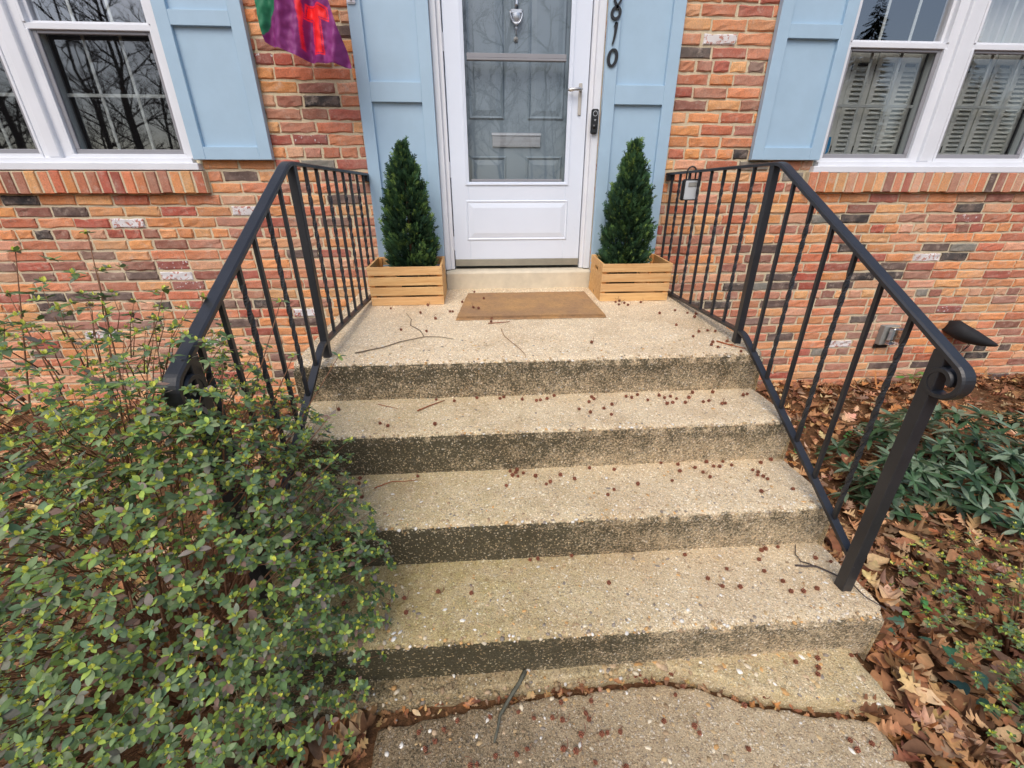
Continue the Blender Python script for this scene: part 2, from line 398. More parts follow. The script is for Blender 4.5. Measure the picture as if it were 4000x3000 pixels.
def brick_colour(r, kind=None):
    a = 0.0
    if kind == 'k': c = lin(48, 46, 48)
    elif kind == 'd': c = lin(96, 76, 70)
    elif kind == 't': c = lin(132, 132, 122)
    elif kind == 'w': c, a = lin(196, 120, 104), .93
    elif kind == 'p': c, a = lin(160, 84, 74), .62
    else:
        t = r.random()*sum(w for _, w in BRICK_COLS)
        for c0, w in BRICK_COLS:
            t -= w
            if t <= 0: break
        c = lin(*c0); k = r.uniform(.82, 1.14); c = tuple(min(1, x*k*r.uniform(.95, 1.05)) for x in c)
    return (*c, a)
def brick_pts(x0, x1, z0, z1, r, face=-.0065):
    """grid of points: outer ring sunk into the mortar, inner ring the worn arris, middle the face"""
    e = .004+r.random()*.003; f = face + r.uniform(-.0035, .0015); tl = r.uniform(-.003, .003)
    nx = 5 if x1-x0 > .14 else 4
    xs = [x0-.002, x0] + [x0+e+(x1-x0-2*e)*i/(nx-1) for i in range(nx)] + [x1, x1+.002]
    zs = [z0-.002, z0, z0+e, (z0+z1)/2, z1-e, z1, z1+.002]
    Q = []
    for j, z in enumerate(zs):
        row = []
        for i, x in enumerate(xs):
            rim = min(i, len(xs)-1-i, j, len(zs)-1-j)
            jx, jz, jy = r.gauss(0, .0022), r.gauss(0, .0022), r.gauss(0, .0014)
            y = .004 if rim == 0 else (f+.0045+jy if rim == 1 else f+jy+tl*(x-x0)/(x1-x0))
            if rim >= 1 and r.random() < .02: y += .004
            row.append((x+jx, y, z+jz+tl*.5))
        Q.append(row)
    return Q
recs = []
for n in range(-24, 25):
    z0, z1 = ZS-n*CO+J/2, ZS-(n-1)*CO-J/2
    if z1 < WZ0 or z0 > WZ1: continue
    header = (n-4) % 7 == 0
    for side in (0, 1):
        ph = (PHL if side == 0 else PHR).get(n)
        if ph is None: ph = (.11 if n % 2 else .01) + rb.uniform(-.02, .02)
        P_ = BP/2 if header else BP
        xa, xb = (WX0, .2) if side == 0 else (.2, WX1)
        x = xa - ((xa-ph) % P_)
        while x < xb:
            w = P_
            if not header and rb.random() < .05: w = P_*.72
            b0, b1 = x+J/2, x+w-J/2; x += w
            b0 += rb.uniform(-.003, .003); b1 += rb.uniform(-.003, .003)
            zz = rb.uniform(-.002, .002)
            b0, b1 = max(b0, xa), min(b1, xb)
            segs = [(b0, b1)]
            for o in OPEN+SILLS:
                if o[2]-.004 < (z0+z1)/2 < o[3]+.004:
                    ns = []
                    for s0, s1 in segs:
                        if s1 < o[0] or s0 > o[1]: ns.append((s0, s1)); continue
                        if s0 < o[0]: ns.append((s0, o[0]-.006))
                        if s1 > o[1]: ns.append((o[1]+.006, s1))
                    segs = ns
            for s0, s1 in segs:
                if s1-s0 > .03: recs.append([s0, s1, z0+zz, z1+zz, None])
for X, Z, k in SPECIAL:
    best = min(recs, key=lambda q: abs((q[0]+q[1])/2-X)*.4+abs((q[2]+q[3])/2-Z) if q[4] is None else 99)
    best[4] = k
HIDE = [(-1.74, -1.25, 1.70, 3), (-.71, -.262, .9, 3), (.735, 1.19, .9, 3), (1.735, 2.22, 1.70, 3)]
def shown(q):
    cx, cz = (q[0]+q[1])/2, (q[2]+q[3])/2
    if any(h[0] < cx < h[1] and h[2] < cz < h[3] for h in HIDE): return 0
    if -.85 < cx < 1.3 and cz < .92: return 0
    if cz < .06 or (cx < -1.7 and cz < .75): return 0
    t = pix((cx, 0, cz))
    if not t or not (0 < t[0] < 4000 and 0 < t[1] < 3000): return 0
    return (q[1]-q[0])*(q[3]-q[2])/t[2]**2
order = sorted(range(len(recs)), key=lambda i: -shown(recs[i])); pick = set(order[:295])
rest = MB()
for i, (x0, x1, z0, z1, k) in enumerate(recs):
    Q = brick_pts(x0, x1, z0, z1, rb); c = brick_colour(rb, k)
    if i in pick:
        b = MB(); b.grid(Q, c, False); b.build('brick', M['brick'], wall)
    else: rest.grid(Q, c, False)
tag(rest.build('bricks', M['brick'], wall), kind='stuff')
# rowlock sills under the windows: bricks on edge, tilted outward
for s0, s1, z0, z1 in SILLS:
    bed = MB(); bed.box(s0+.004, s1-.004, -.0405, .02, z0+.004, z1-.004)
    sl = bed.build('brick_sill', M['mortar'], house)
    n = round((s1-s0)/.0685); w = (s1-s0)/n
    for i in range(n):
        r = rb; a, b = s0+i*w+.0062, s0+(i+1)*w-.0062; k = MB(); rot = r.uniform(-.012, .012)
        drop = r.uniform(-.004, .004); fr = -.0465+r.uniform(-.004, .003)
        base = [(a, z0), (b, z0), (b, z1-.002), (a, z1-.002)]
        vs_ = []
        for yy, ins in ((.03, 0), (fr+.006, 0), (fr, .004)):
            for q, (x, z) in enumerate(base):
                cx, cz = (a+b)/2, (z0+z1)/2
                x2 = cx+(x-cx)*(1-ins/(b-a)*2)+rot*(z-cz)*8*.1; z2 = cz+(z-cz)*(1-ins/(z1-z0)*2)+drop
                if q >= 2: z2 -= 0.0 if yy > 0 else .004
                vs_.append((x2+r.gauss(0, .001), yy, z2+r.gauss(0, .001)))
        fs_ = [(8, 9, 10, 11)]
        for t in (0, 4): fs_ += [(t+j, t+(j+1) % 4, t+4+(j+1) % 4, t+4+j) for j in range(4)]
        k.add(vs_, fs_, brick_colour(r, 'd' if r.random() < .07 else None)); k.build('brick', M['brick'], sl)

# ------------------------------------------------------------------ shutters
def shutter(x0, x1, z0, label, zr):
    """zr: (lower panel top, upper panel bottom, lower panel bottom)"""
    s = empty('shutter', (0, 0, 0), house); s['label'] = label
    st, yb, yf = .072, -.010, -.048
    zt = 3.05
    for a, b in ((x0, x0+st), (x1-st, x1)):
        MB().bevbox(a, b, yf, yb, z0, zt, .002).build('stile', M['blue'], s)
    for a, b in ((z0, zr[2]), (zr[0], zr[1]), (zt-.10, zt)):
        MB().bevbox(x0+st, x1-st, yf+.001, yb, a, b, .0015).build('rail', M['blue'], s)
    for a, b in ((zr[2], zr[0]), (zr[1], zt-.10)):
        MB().box(x0+st-.004, x1-st+.004, -.026, -.012, a-.004, b+.004).build('panel', M['blue'], s)
    return s
shutter(-1.722, -1.264, 1.712, 'blue panelled shutter beside the dark window', (2.352, 2.420, 1.780))
shutter(-.704, -.268, 1.00, 'blue panelled shutter behind the potted evergreen beside the hinges', (2.014, 2.112, 1.09))
shR = shutter(.741, 1.183, 1.00, 'blue panelled shutter carrying the black house numbers', (2.014, 2.112, 1.09))
shutter(1.745, 2.206, 1.720, 'blue panelled shutter beside the louvred window', (2.352, 2.420, 1.790))
# house numbers: flat black calligraphic strokes standing off the stile
def stroke(m, pts, wid, y0=-.058, y1=-.0495):
    n = len(pts); a, b = [], []
    for i, (x, z) in enumerate(pts):
        p, q = pts[max(i-1, 0)], pts[min(i+1, n-1)]; d = Vector((q[0]-p[0], q[1]-p[1]))
        if d.length < 1e-6: d = Vector((1, 0))
        d.normalize(); w = wid(i/(n-1))/2; a.append((x-d.y*w, z+d.x*w)); b.append((x+d.y*w, z-d.x*w))
    vs_ = [(x, y, z) for y in (y0, y1) for L in (a, b) for x, z in L]
    I = lambda k, s_, i: k*2*n+s_*n+i; fs_ = []
    for i in range(n-1):
        fs_ += [(I(0, 0, i), I(0, 0, i+1), I(0, 1, i+1), I(0, 1, i)), (I(0, 0, i), I(1, 0, i), I(1, 0, i+1), I(0, 0, i+1)), (I(0, 1, i), I(0, 1, i+1), I(1, 1, i+1), I(1, 1, i))]
    m.add(vs_, fs_)
def ell(cx, cz, rx, rz, t0, t1, sh=.10, n=30):
    return [(cx+rx*sin(t0+(t1-t0)*i/n)+sh*rz*cos(t0+(t1-t0)*i/n), cz+rz*cos(t0+(t1-t0)*i/n)) for i in range(n+1)]
m8 = MB(); stroke(m8, ell(.779, 2.445, .023, .026, 0, 2*pi), lambda t: .012+.003*abs(sin(2*pi*t)))
stroke(m8, [(.797, 2.533), (.772, 2.516), (.766, 2.50), (.777, 2.482), (.785, 2.471), (.779, 2.462)], lambda t: .0125)
stroke(m8, [(.797, 2.533), (.806, 2.52), (.803, 2.503), (.789, 2.482), (.779, 2.47)], lambda t: .0105)
m8.build('numeral', M['black'], shR)
m1 = MB(); stroke(m1, [(.7715, 2.304), (.778, 2.325), (.7825, 2.352), (.7855, 2.378), (.787, 2.403)], lambda t: .008+.010*t)
stroke(m1, [(.787, 2.403), (.779, 2.396), (.774, 2.384)], lambda t: .008*(1-t)+.003); m1.build('numeral', M['black'], shR)
m0 = MB(); stroke(m0, ell(.778, 2.2405, .0235, .0385, 0, 2*pi), lambda t: .0105+.0075*abs(sin(2*pi*t))); m0.build('numeral', M['black'], shR)

# ------------------------------------------------------------------ windows
def window(x0, x1, zb, units, label, flip=1):
    """outer white frame, mulled pair of double-hung units; units: list of (opening x0, x1)"""
    w = empty('window', (0, 0, 0), house); w['label'] = label
    zt = 2.80
    MB().bevbox(x0-.045, x1+.045, -.045, .10, zb-.055, zb-.016, .003).build('sill', M['white'], w)
    f = MB()
    f.bevbox(x0, x1, -.012, .12, zb-.016, zb+.012, .002)
    edges = [x0]+[e for u in units for e in u]+[x1]
    f.bevbox(x0, units[0][0]-.016, .010, .13, zb+.012, zt, .003)
    f.bevbox(units[-1][1]+.016, x1, .010, .13, zb+.012, zt, .003)
    for (a0, a1), (b0, b1) in zip(units[:-1], units[1:]):
        f.bevbox(a1+.016, b0-.016, .022, .13, zb+.012, zt, .003)
        c_ = (a1+b0)/2
        f.bevbox(c_-.034, c_+.034, -.004, .03, zb+.0125, zt, .006)
    f.build('frame', M['white'], w)
    zm0, zm1 = zb+.633, zb+.662
    for a, b in units:
        sf = MB()                                   # white sash members
        sf.bevbox(a-.016, b+.016, .024, .075, zm0, zm1, .002)
        sf.bevbox(a-.016, b+.016, .018, .10, zb+.0125, zb+.036, .002)
        for q0, q1 in ((a-.016, a), (b, b+.016)):
            sf.bevbox(q0, q1, .018, .10, zb+.036, zm0, .002)
            sf.bevbox(q0-.0, q1+.0, .018, .10, zm1, zt, .002)
        sf.bevbox(a, a+.02, .045, .10, zm1, zt, .002); sf.bevbox(b-.02, b, .045, .10, zm1, zt, .002); sf.bevbox(a+.02, b-.02, .045, .10, zm1, zm1+.014, .002)
        sf.build('sash', M['white'], w)
        gf = MB(); t = .026                         # grey screen frame in the lower half
        gf.bevbox(a+.0005, b-.0005, .036, .05, zb+.036, zb+.036+t, .003); gf.bevbox(a+.0005, a+t, .036, .05, zb+.036+t, zm0, .003)
        gf.bevbox(b-t, b-.0005, .036, .05, zb+.036+t, zm0, .003); gf.bevbox(a+t, b-t, .036, .05, zm0-.016, zm0, .003)
        gf.build('screen_frame', M['grey'], w)
        MB().add([(a+t, .043, zb+.036+t), (b-t, .043, zb+.036+t), (b-t, .043, zm0-.016), (a+t, .043, zm0-.016)], [(0, 1, 2, 3)]).build('insect_screen', M['screen'], w)
        gs = MB(); gs.bevbox(a+.0005, a+.018, .062, .10, zb+.04, zm0-.001, .002); gs.bevbox(b-.018, b-.0005, .062, .10, zb+.04, zm0-.001, .002); gs.bevbox(a+.018, b-.018, .062, .10, zb+.04, zb+.064, .002)
        gs.build('lower_sash', M['muntin'], w)
        MB().add([(a+.016, .086, zb+.06), (b-.016, .086, zb+.06), (b-.016, .086, zm0+.01), (a+.016, .086, zm0+.01)], [(0, 1, 2, 3)]).build('pane', M['glass'], w)
        MB().add([(a+.016, .064, zm1+.01), (b-.016, .064, zm1+.01), (b-.016, .064, zt), (a+.016, .064, zt)], [(0, 1, 2, 3)]).build('pane', M['glass'], w)
        for i in (1, 2):
            xm = a+.012+(b-a-.024)*i/3
            MB().bevbox(xm-.0085, xm+.0085, .0875, .0945, zb+.064, zm0-.001, .002).build('muntin', M['muntin'], w)
            MB().bevbox(xm-.0085, xm+.0085, .0655, .0725, zm1+.014, zt, .002).build('muntin', M['muntin'], w)
        MB().bevbox(a+.018, b-.018, .0885, .0955, zb+.335, zb+.353, .002).build('muntin', M['muntin'], w)
    return w
lw = window(-3.335, -1.752, 1.711, [(-3.268, -2.634), (-2.437, -1.807)], 'white framed double window with a dark room behind it')
rw = window(2.232, 3.778, 1.702, [(2.272, 2.884), (3.080, 3.712)], 'white framed double window with louvred shutters inside')
st_ = MB(); st_.add([(2.298+.052*sx, .0835, 1.80+sz) for sx, sz in ((-.42, -.05), (.55, -.042), (.98, -.02), (1.05, .03), (.95, .068), (-.42, .075))], [(0, 1, 2, 3, 4, 5)])
st_.build('sticker', M['sticker'], rw)
# what shows through the glass: dim rooms
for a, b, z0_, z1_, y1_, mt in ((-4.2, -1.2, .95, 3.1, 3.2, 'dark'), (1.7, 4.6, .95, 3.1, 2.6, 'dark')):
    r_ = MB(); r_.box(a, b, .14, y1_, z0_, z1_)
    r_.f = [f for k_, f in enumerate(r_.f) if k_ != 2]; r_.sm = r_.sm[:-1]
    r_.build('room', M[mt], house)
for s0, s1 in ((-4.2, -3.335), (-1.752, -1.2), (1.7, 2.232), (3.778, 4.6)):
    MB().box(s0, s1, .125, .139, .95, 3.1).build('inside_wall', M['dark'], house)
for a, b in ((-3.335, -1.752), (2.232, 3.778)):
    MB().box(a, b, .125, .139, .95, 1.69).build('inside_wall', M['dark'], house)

# louvred shutters standing inside the right-hand window
def indoor_shutter(x0, x1, y, z0, z1, label):
    s = tag(empty('louvred_shutter', ((x0+x1)/2, y, z0)), label, 'shutter', 'louvred shutters inside the window')
    o = s.location
    def put(mb, nm, mt='ivory'):
        ob = mb.build(nm, M[mt]); ob.parent = s; ob.location = -o; return ob
    sw = .034
    for a, b in ((x0, x0+sw), (x1-sw, x1)): put(MB().bevbox(a, b, y-.012, y+.012, z0, z1, .002), 'stile')
    for a, b in ((z0, z0+.05), (z1-.05, z1)): put(MB().bevbox(x0+sw, x1-sw, y-.011, y+.011, a, b, .002), 'rail')
    n = int((z1-z0-.10)/.0265)
    for i in range(n):
        zc_ = z0+.05+.0265*(i+.5); k = MB(); d = .015
        a, b = x0+sw, x1-sw
        k.add([(a, y-d*.8, zc_-d), (b, y-d*.8, zc_-d), (b, y+d*.8, zc_+d), (a, y+d*.8, zc_+d), (a, y-d*.8+.003, zc_-d-.003), (b, y-d*.8+.003, zc_-d-.003), (b, y+d*.8+.003, zc_+d-.003), (a, y+d*.8+.003, zc_+d-.003)], [(0, 1, 2, 3), (4, 7, 6, 5), (0, 4, 5, 1), (3, 2, 6, 7)])
        put(k, 'slat')
    for zz in (z0+.06, z1-.10): put(MB().bevbox(x1-.004, x1+.003, y-.0155, y-.012, zz, zz+.04, .001), 'hinge', 'black')
names = ['against the frame with the blue sticker', 'second from the blue sticker', 'third from the blue sticker', 'fourth from the blue sticker, beside the mullion', 'just past the white mullion', 'second past the white mullion', 'third past the white mullion', 'at the edge of the picture']
k_ = 0
for a, b in ((2.25, 2.90), (3.06, 3.73)):
    w_ = (b-a)/4
    for i in range(4):
        indoor_shutter(a+i*w_+.001, a+(i+1)*w_-.004, .155+.004*(i % 2), 1.725, 2.345, 'pale louvred indoor shutter, '+names[k_]); k_ += 1
cu = MB(); cu.grid([[(3.22+.50*i/60, .20+.022*sin(i*.95+.3*sin(j*.4)), 2.365+.62*j/12) for i in range(61)] for j in range(13)])
tag(cu.build('sheer_curtain', painted('sheer_cloth', (.75, .78, .76), .8, 60, .06, .05)), 'pale curtain hanging behind the upper pane at the picture edge', 'curtain')
# carved giraffe inside the left-hand window
gi = tag(empty('giraffe_figure', (-1.84, .22, 1.70)), 'carved wooden giraffe head and neck behind the dark window', 'figurine')
gm = MB(); gm.tube([(.05, 0, -.02), (.035, 0, .08), (.005, 0, .17), (-.02, 0, .215)], [.034, .029, .022, .018], 8, lin(150, 92, 48))
gm.build('neck', M['attr'], gi)
gm = MB(); gm.tube([(.0, 0, .225), (-.03, -.012, .222), (-.062, -.028, .206), (-.074, -.032, .20)], [.016, .021, .014, .008], 8, lin(158, 100, 54)); gm.build('head', M['attr'], gi)
for dx in (.0, .014):
    gm = MB(); gm.tube([(-.012+dx, dx-.006, .24), (-.006+dx*1.8, dx-.01, .268)], [.007, .004], 6, lin(120, 74, 40)); gm.build('ear', M['attr'], gi)
MB().box(-2.2, -1.72, .15, .30, 1.60, 1.68).build('window_ledge', M['dark'], house)

# ------------------------------------------------------------------ doorway
fr = MB()
for a, b in ((-.268, -.232), (.695, .738)): fr.bevbox(a, b, -.006, .13, 1.045, 3.12, .003)
for a, b in ((-.232, -.206), (.669, .695)): fr.bevbox(a, b, .016, .125, 1.045, 3.12, .003)
fr.bevbox(-.268, .738, -.006, .13, 3.08, 3.15, .003)
fr.build('door_frame', M['white'], house)
th = MB(); n_ = 40
prof = [(-.035, .86), (-.042, .90), (-.042, 1.022), (-.030, 1.036), (.04, 1.043), (.2, 1.045), (.2, .86)]
th.sweep([((-.262+1.0*i/n_, .002*noise.noise((i*.7, 0, 0)), .002*noise.noise((i*.6, 4, 0))), (0, 1, 0), (0, 0, 1)) for i in range(n_+1)], prof)
th.build('threshold', M['sill'], house, recalc=True)
sdoor = empty('storm_door', (0, 0, 0), house); sdoor['label'] = 'white storm door with full glass over one raised panel'
LX0, LX1, LZ0, LZ1, LY = -.200, .664, 1.064, 3.07, .034
lf = MB()
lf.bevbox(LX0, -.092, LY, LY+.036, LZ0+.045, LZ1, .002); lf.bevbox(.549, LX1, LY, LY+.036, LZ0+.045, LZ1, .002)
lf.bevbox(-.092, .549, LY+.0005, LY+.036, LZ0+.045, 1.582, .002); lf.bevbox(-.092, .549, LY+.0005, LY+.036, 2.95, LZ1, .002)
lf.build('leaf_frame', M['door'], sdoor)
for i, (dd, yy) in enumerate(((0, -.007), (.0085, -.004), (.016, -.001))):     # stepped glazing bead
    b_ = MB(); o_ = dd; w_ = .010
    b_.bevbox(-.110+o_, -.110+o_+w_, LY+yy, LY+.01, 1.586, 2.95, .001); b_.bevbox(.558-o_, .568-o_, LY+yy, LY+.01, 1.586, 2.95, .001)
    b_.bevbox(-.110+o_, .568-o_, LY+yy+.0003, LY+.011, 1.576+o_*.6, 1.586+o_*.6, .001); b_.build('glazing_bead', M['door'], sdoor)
lp = MB()                                                                     # raised lower panel
def ring(m_, x0, x1, z0, z1, w_, ya, yb):
    o = [(x0, z0), (x1, z0), (x1, z1), (x0, z1)]; i_ = [(x0+w_, z0+w_), (x1-w_, z0+w_), (x1-w_, z1-w_), (x0+w_, z1-w_)]
    m_.add([(x, ya, z) for x, z in o]+[(x, yb, z) for x, z in i_], [(k, (k+1) % 4, 4+(k+1) % 4, 4+k) for k in range(4)])
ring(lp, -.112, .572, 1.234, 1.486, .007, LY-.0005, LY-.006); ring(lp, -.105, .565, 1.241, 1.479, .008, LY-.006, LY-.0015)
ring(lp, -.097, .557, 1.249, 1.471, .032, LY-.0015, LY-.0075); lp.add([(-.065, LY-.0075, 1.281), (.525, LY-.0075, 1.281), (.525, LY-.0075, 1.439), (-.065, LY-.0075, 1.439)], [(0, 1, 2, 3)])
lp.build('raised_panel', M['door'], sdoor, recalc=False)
MB().bevbox(LX0, LX1, LY-.003, LY+.03, LZ0, LZ0+.045, .002).build('kick_plate', M['stain'], sdoor)
MB().add([(-.085, LY+.016, 1.58), (.545, LY+.016, 1.58), (.545, LY+.016, 2.96), (-.085, LY+.016, 2.96)], [(0, 1, 2, 3)]).build('pane', M['doorglass'], sdoor)
mr = MB(); mr.bevbox(-.07, .525, LY+.006, LY+.026, 2.256, 2.279, .002); mr.bevbox(-.07, .525, LY+.002, LY+.0245, 2.243, 2.2555, .002); mr.build('mid_rail', M['grey'], sdoor)
MB().bevbox(-.07, .525, LY+.006, LY+.015, 1.598, 1.612, .002).build('bottom_retainer', M['grey'], sdoor)
hd = MB(); hd.bevbox(.606, .627, LY-.008, LY-.0005, 1.968, 2.135, .003); hp = hd.build('handle', M['tan'], sdoor)
lv = MB(); lv.tube([(.617, LY-.006, 2.098), (.617, LY-.03, 2.098), (.605, LY-.036, 2.100), (.575, LY-.037, 2.097), (.550, LY-.037, 2.094), (.530, LY-.036, 2.094)], [.009, .009, .0085, .0085, .011, .003], 10)
lv.build('lever', M['nickel'], sdoor)
for z_ in (1.17, 1.62, 2.28, 2.8):
    MB().bevbox(LX0-.0065, LX0-.0005, LY-.003, LY+.02, z_, z_+.09, .001).build('hinge', M['white'], sdoor)
# slate-coloured inner door behind the glass
idoor = empty('front_door', (0, 0, 0), house); idoor['label'] = 'slate grey panelled front door seen through the storm door glass'
IY = .125
MB().bevbox(-.205, .668, IY, IY+.045, 1.05, 3.07, .002).build('slab', M['inner'], idoor)
for a, b, c_, d in ((-.075, .165, 1.20, 1.752), (.292, .535, 1.20, 1.752), (-.075, .155, 1.955, 2.95), (.30, .535, 1.955, 2.95)):
    pm = MB(); ring(pm, a, b, c_, d, .010, IY-.0005, IY-.009); ring(pm, a+.010, b-.010, c_+.010, d-.010, .012, IY-.009, IY-.001); ring(pm, a+.022, b-.022, c_+.022, d-.022, .03, IY-.001, IY-.007)
    pm.add([(a+.052, IY-.007, c_+.052), (b-.052, IY-.007, c_+.052), (b-.052, IY-.007, d-.052), (a+.052, IY-.007, d-.052)], [(0, 1, 2, 3)]); pm.build('panel', M['inner'], idoor)
kx = .229
kn = MB(); kn.tube([(kx, IY-.004, 2.60), (kx, IY-.012, 2.585), (kx, IY-.016, 2.55), (kx, IY-.012, 2.53), (kx, IY-.016, 2.515)], [.005, .011, .008, .013, .01], 10)
kn.bevbox(kx-.034, kx+.034, IY-.022, IY-.001, 2.485, 2.508, .004)
cup = [(0, .030), (.012, .031), (.03, .028), (.045, .018), (.052, .006)]
kn.add([(kx+r_*sin(2*pi*j/14), IY-.008-r_*.8*max(0, cos(2*pi*j/14)), 2.486-d_) for d_, r_ in cup for j in range(14)], [(i*14+j, i*14+(j+1) % 14, (i+1)*14+(j+1) % 14, (i+1)*14+j) for i in range(4) for j in range(14)], None, True)
kn.tube([(kx, IY-.006, 2.43), (kx, IY-.012, 2.418), (kx, IY-.010, 2.405), (kx, IY-.006, 2.388)], [.005, .009, .005, .003], 8)
kn.build('knocker_plate', M['metal'], idoor)
kr = MB(); kr.tube([(kx+.037*cos(t), IY-.026, 2.497+.062*sin(t)) for t in [pi+pi*i/16 for i in range(17)]], [.0048+.003*max(0, 1-abs(i-8)/3) for i in range(17)], 8); kr.build('knocker_ring', M['metal'], idoor)
pe = MB(); pe.tube([(kx-.002, IY-.001, 2.368), (kx-.002, IY-.007, 2.368)], [.0135, .0135], 14); pe.tube([(kx-.002, IY-.007, 2.368), (kx-.002, IY-.009, 2.368)], [.006, .006], 10); pe.build('peephole', M['boxgrey'], idoor)
ms = MB(); ms.bevbox(.070, .391, IY-.016, IY-.001, 1.866, 1.884, .003); ms.bevbox(.074, .387, IY-.009, IY-.001, 1.803, 1.8655, .002)
for i in range(8): ms.bevbox(.074, .387, IY-.014, IY-.0085, 1.806+i*.0074, 1.8105+i*.0074, .001)
ms.build('mail_slot', M['metal'], idoor)
# video doorbell on the door frame
db = tag(empty('doorbell', (.704, -.02, 1.862)), 'slim black video doorbell on the white door frame', 'doorbell')
b_ = MB(); b_.bevbox(-.0215, .0215, -.012, .013, 0, .132, .006); b_.build('body', M['black'], db)
ri = MB(); ri.add([(r_*cos(2*pi*j/24), -.0128, .107+r_*sin(2*pi*j/24)) for r_ in (.0145, .0118) for j in range(24)], [(j, (j+1) % 24, 24+(j+1) % 24, 24+j) for j in range(24)]); ri.build('light_ring', M['lightgrey'], db)
le = MB(); le.tube([(0, -.011, .107), (0, -.0135, .107)], [.0085, .006], 16); le.build('lens', M['black'], db)
bt = MB(); bt.tube([(0, -.011, .038), (0, -.0145, .038)], [.013, .012], 18); bt.build('button', M['black'], db)
mk = MB(); [mk.box(x, x+.003, -.0127, -.0122, z, z+.003) for x, z in ((-.005, .073), (0, .0735), (.004, .073), (-.004, .068), (.002, .068))]; mk.build('mark', M['lightgrey'], db)
# ------------------------------------------------------------------ concrete steps
LSL = .0802
def zland(y): return .823+(y+1.24)*LSL
steps = tag(empty('concrete_steps', (0, 0, 0)), 'exposed aggregate concrete steps with dark stained risers', 'steps')
def fbm(p, o=3):
    return noise.fractal(Vector(p), 1.0, 2.0, o)
def sm(a, b, x):
    t = max(0.0, min(1.0, (x-a)/(b-a))); return t*t*(3-2*t)
NOSE = []
def step(name, x0, x1, yb, zb, yf, zf, zbot, rake, stain, moss, label, seed, damp=0.0, dx=.0105):
    r = .013; nt = max(6, int((yb-yf)/.0125)); pr = []
    for i in range(nt+1): t = i/nt; pr.append((yb+(yf+r-yb)*t, zb+(zf-zb)*t, 0, 1, 0.0))
    for i in range(1, 5): a = pi/2*i/5; pr.append((yf+r-r*sin(a), zf-r+r*cos(a), -sin(a), cos(a), i/5*.6))
    nr = int((zf-zbot)/.011)
    for i in range(nr+1): t = i/nr; pr.append((yf+rake*t, zf-r+(zbot-zf+r)*t, -1, 0, 1.0+t))
    nx = int((x1-x0)/dx); rows, cols = [], []
    for i in range(nx+1):
        x = x0+(x1-x0)*i/nx; row, cr = [], []
        end = min(x-x0, x1-x)
        for (y, z, ny, nz, s) in pr:
            d = .0022*fbm((x*14, y*14+seed, z*14))+.0012*noise.noise(Vector((x*95, y*95, z*95+seed)))
            near = math.exp(-((y-yf)**2+(z-zf)**2)/.0005)
            d -= near*(.0035+.006*max(0, noise.noise(Vector((x*17+seed, 5, 1))))+.004*noise.noise(Vector((x*60, 9, seed))))
            px, py, pz = x, y+ny*d, z+nz*d
            if end < .03: py += (.03-end)**2/.05*near*1.2; pz -= (.03-end)**2/.05*near*1.2
            xx = x + (.0035*fbm((y*20, z*20, seed+x)) if end < 1e-6 else 0)
            row.append((xx, py, pz))
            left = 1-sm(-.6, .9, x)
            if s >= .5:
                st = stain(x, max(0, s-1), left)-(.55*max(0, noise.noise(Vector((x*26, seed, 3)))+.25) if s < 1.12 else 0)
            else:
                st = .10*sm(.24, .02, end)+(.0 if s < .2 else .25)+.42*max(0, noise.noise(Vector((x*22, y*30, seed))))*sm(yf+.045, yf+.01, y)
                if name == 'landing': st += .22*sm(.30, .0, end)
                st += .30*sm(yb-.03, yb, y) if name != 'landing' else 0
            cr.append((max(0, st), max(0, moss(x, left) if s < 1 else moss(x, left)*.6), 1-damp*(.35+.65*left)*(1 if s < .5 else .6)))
        rows.append(row); cols.append(cr)
    mb = MB(); mb.grid(rows, cols, True)
    for e, fl in ((0, 0), (nx, 1)):                      # end walls
        top = rows[e]; ce = cols[e]; k = len(top)
        vs_ = top+[(p[0], p[1], zbot-.02) for p in top]
        fs_ = [(j, j+1, k+j+1, k+j) for j in range(k-1)]
        mb.add(vs_, [f if fl else f[::-1] for f in fs_], [(.35, .3, .9)]*(2*k))
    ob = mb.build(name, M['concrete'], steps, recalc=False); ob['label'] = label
    NOSE.append((x0, x1, yf, zf, yb)); return ob
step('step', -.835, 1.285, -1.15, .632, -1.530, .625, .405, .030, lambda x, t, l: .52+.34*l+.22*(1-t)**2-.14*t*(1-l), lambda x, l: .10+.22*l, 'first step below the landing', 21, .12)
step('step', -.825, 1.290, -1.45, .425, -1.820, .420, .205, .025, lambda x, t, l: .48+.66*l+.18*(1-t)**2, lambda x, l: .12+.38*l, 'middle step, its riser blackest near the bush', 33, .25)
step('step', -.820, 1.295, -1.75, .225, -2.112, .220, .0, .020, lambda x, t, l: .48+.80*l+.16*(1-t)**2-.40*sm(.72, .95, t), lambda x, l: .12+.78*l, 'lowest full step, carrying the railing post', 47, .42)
step('landing', -.850, 1.290, .0, zland(0), -1.240, .823, .60, .040, lambda x, t, l: .56+.26*(1-t)**2-.06*t+.12*l, lambda x, l: .05, 'top landing in front of the door', 5)
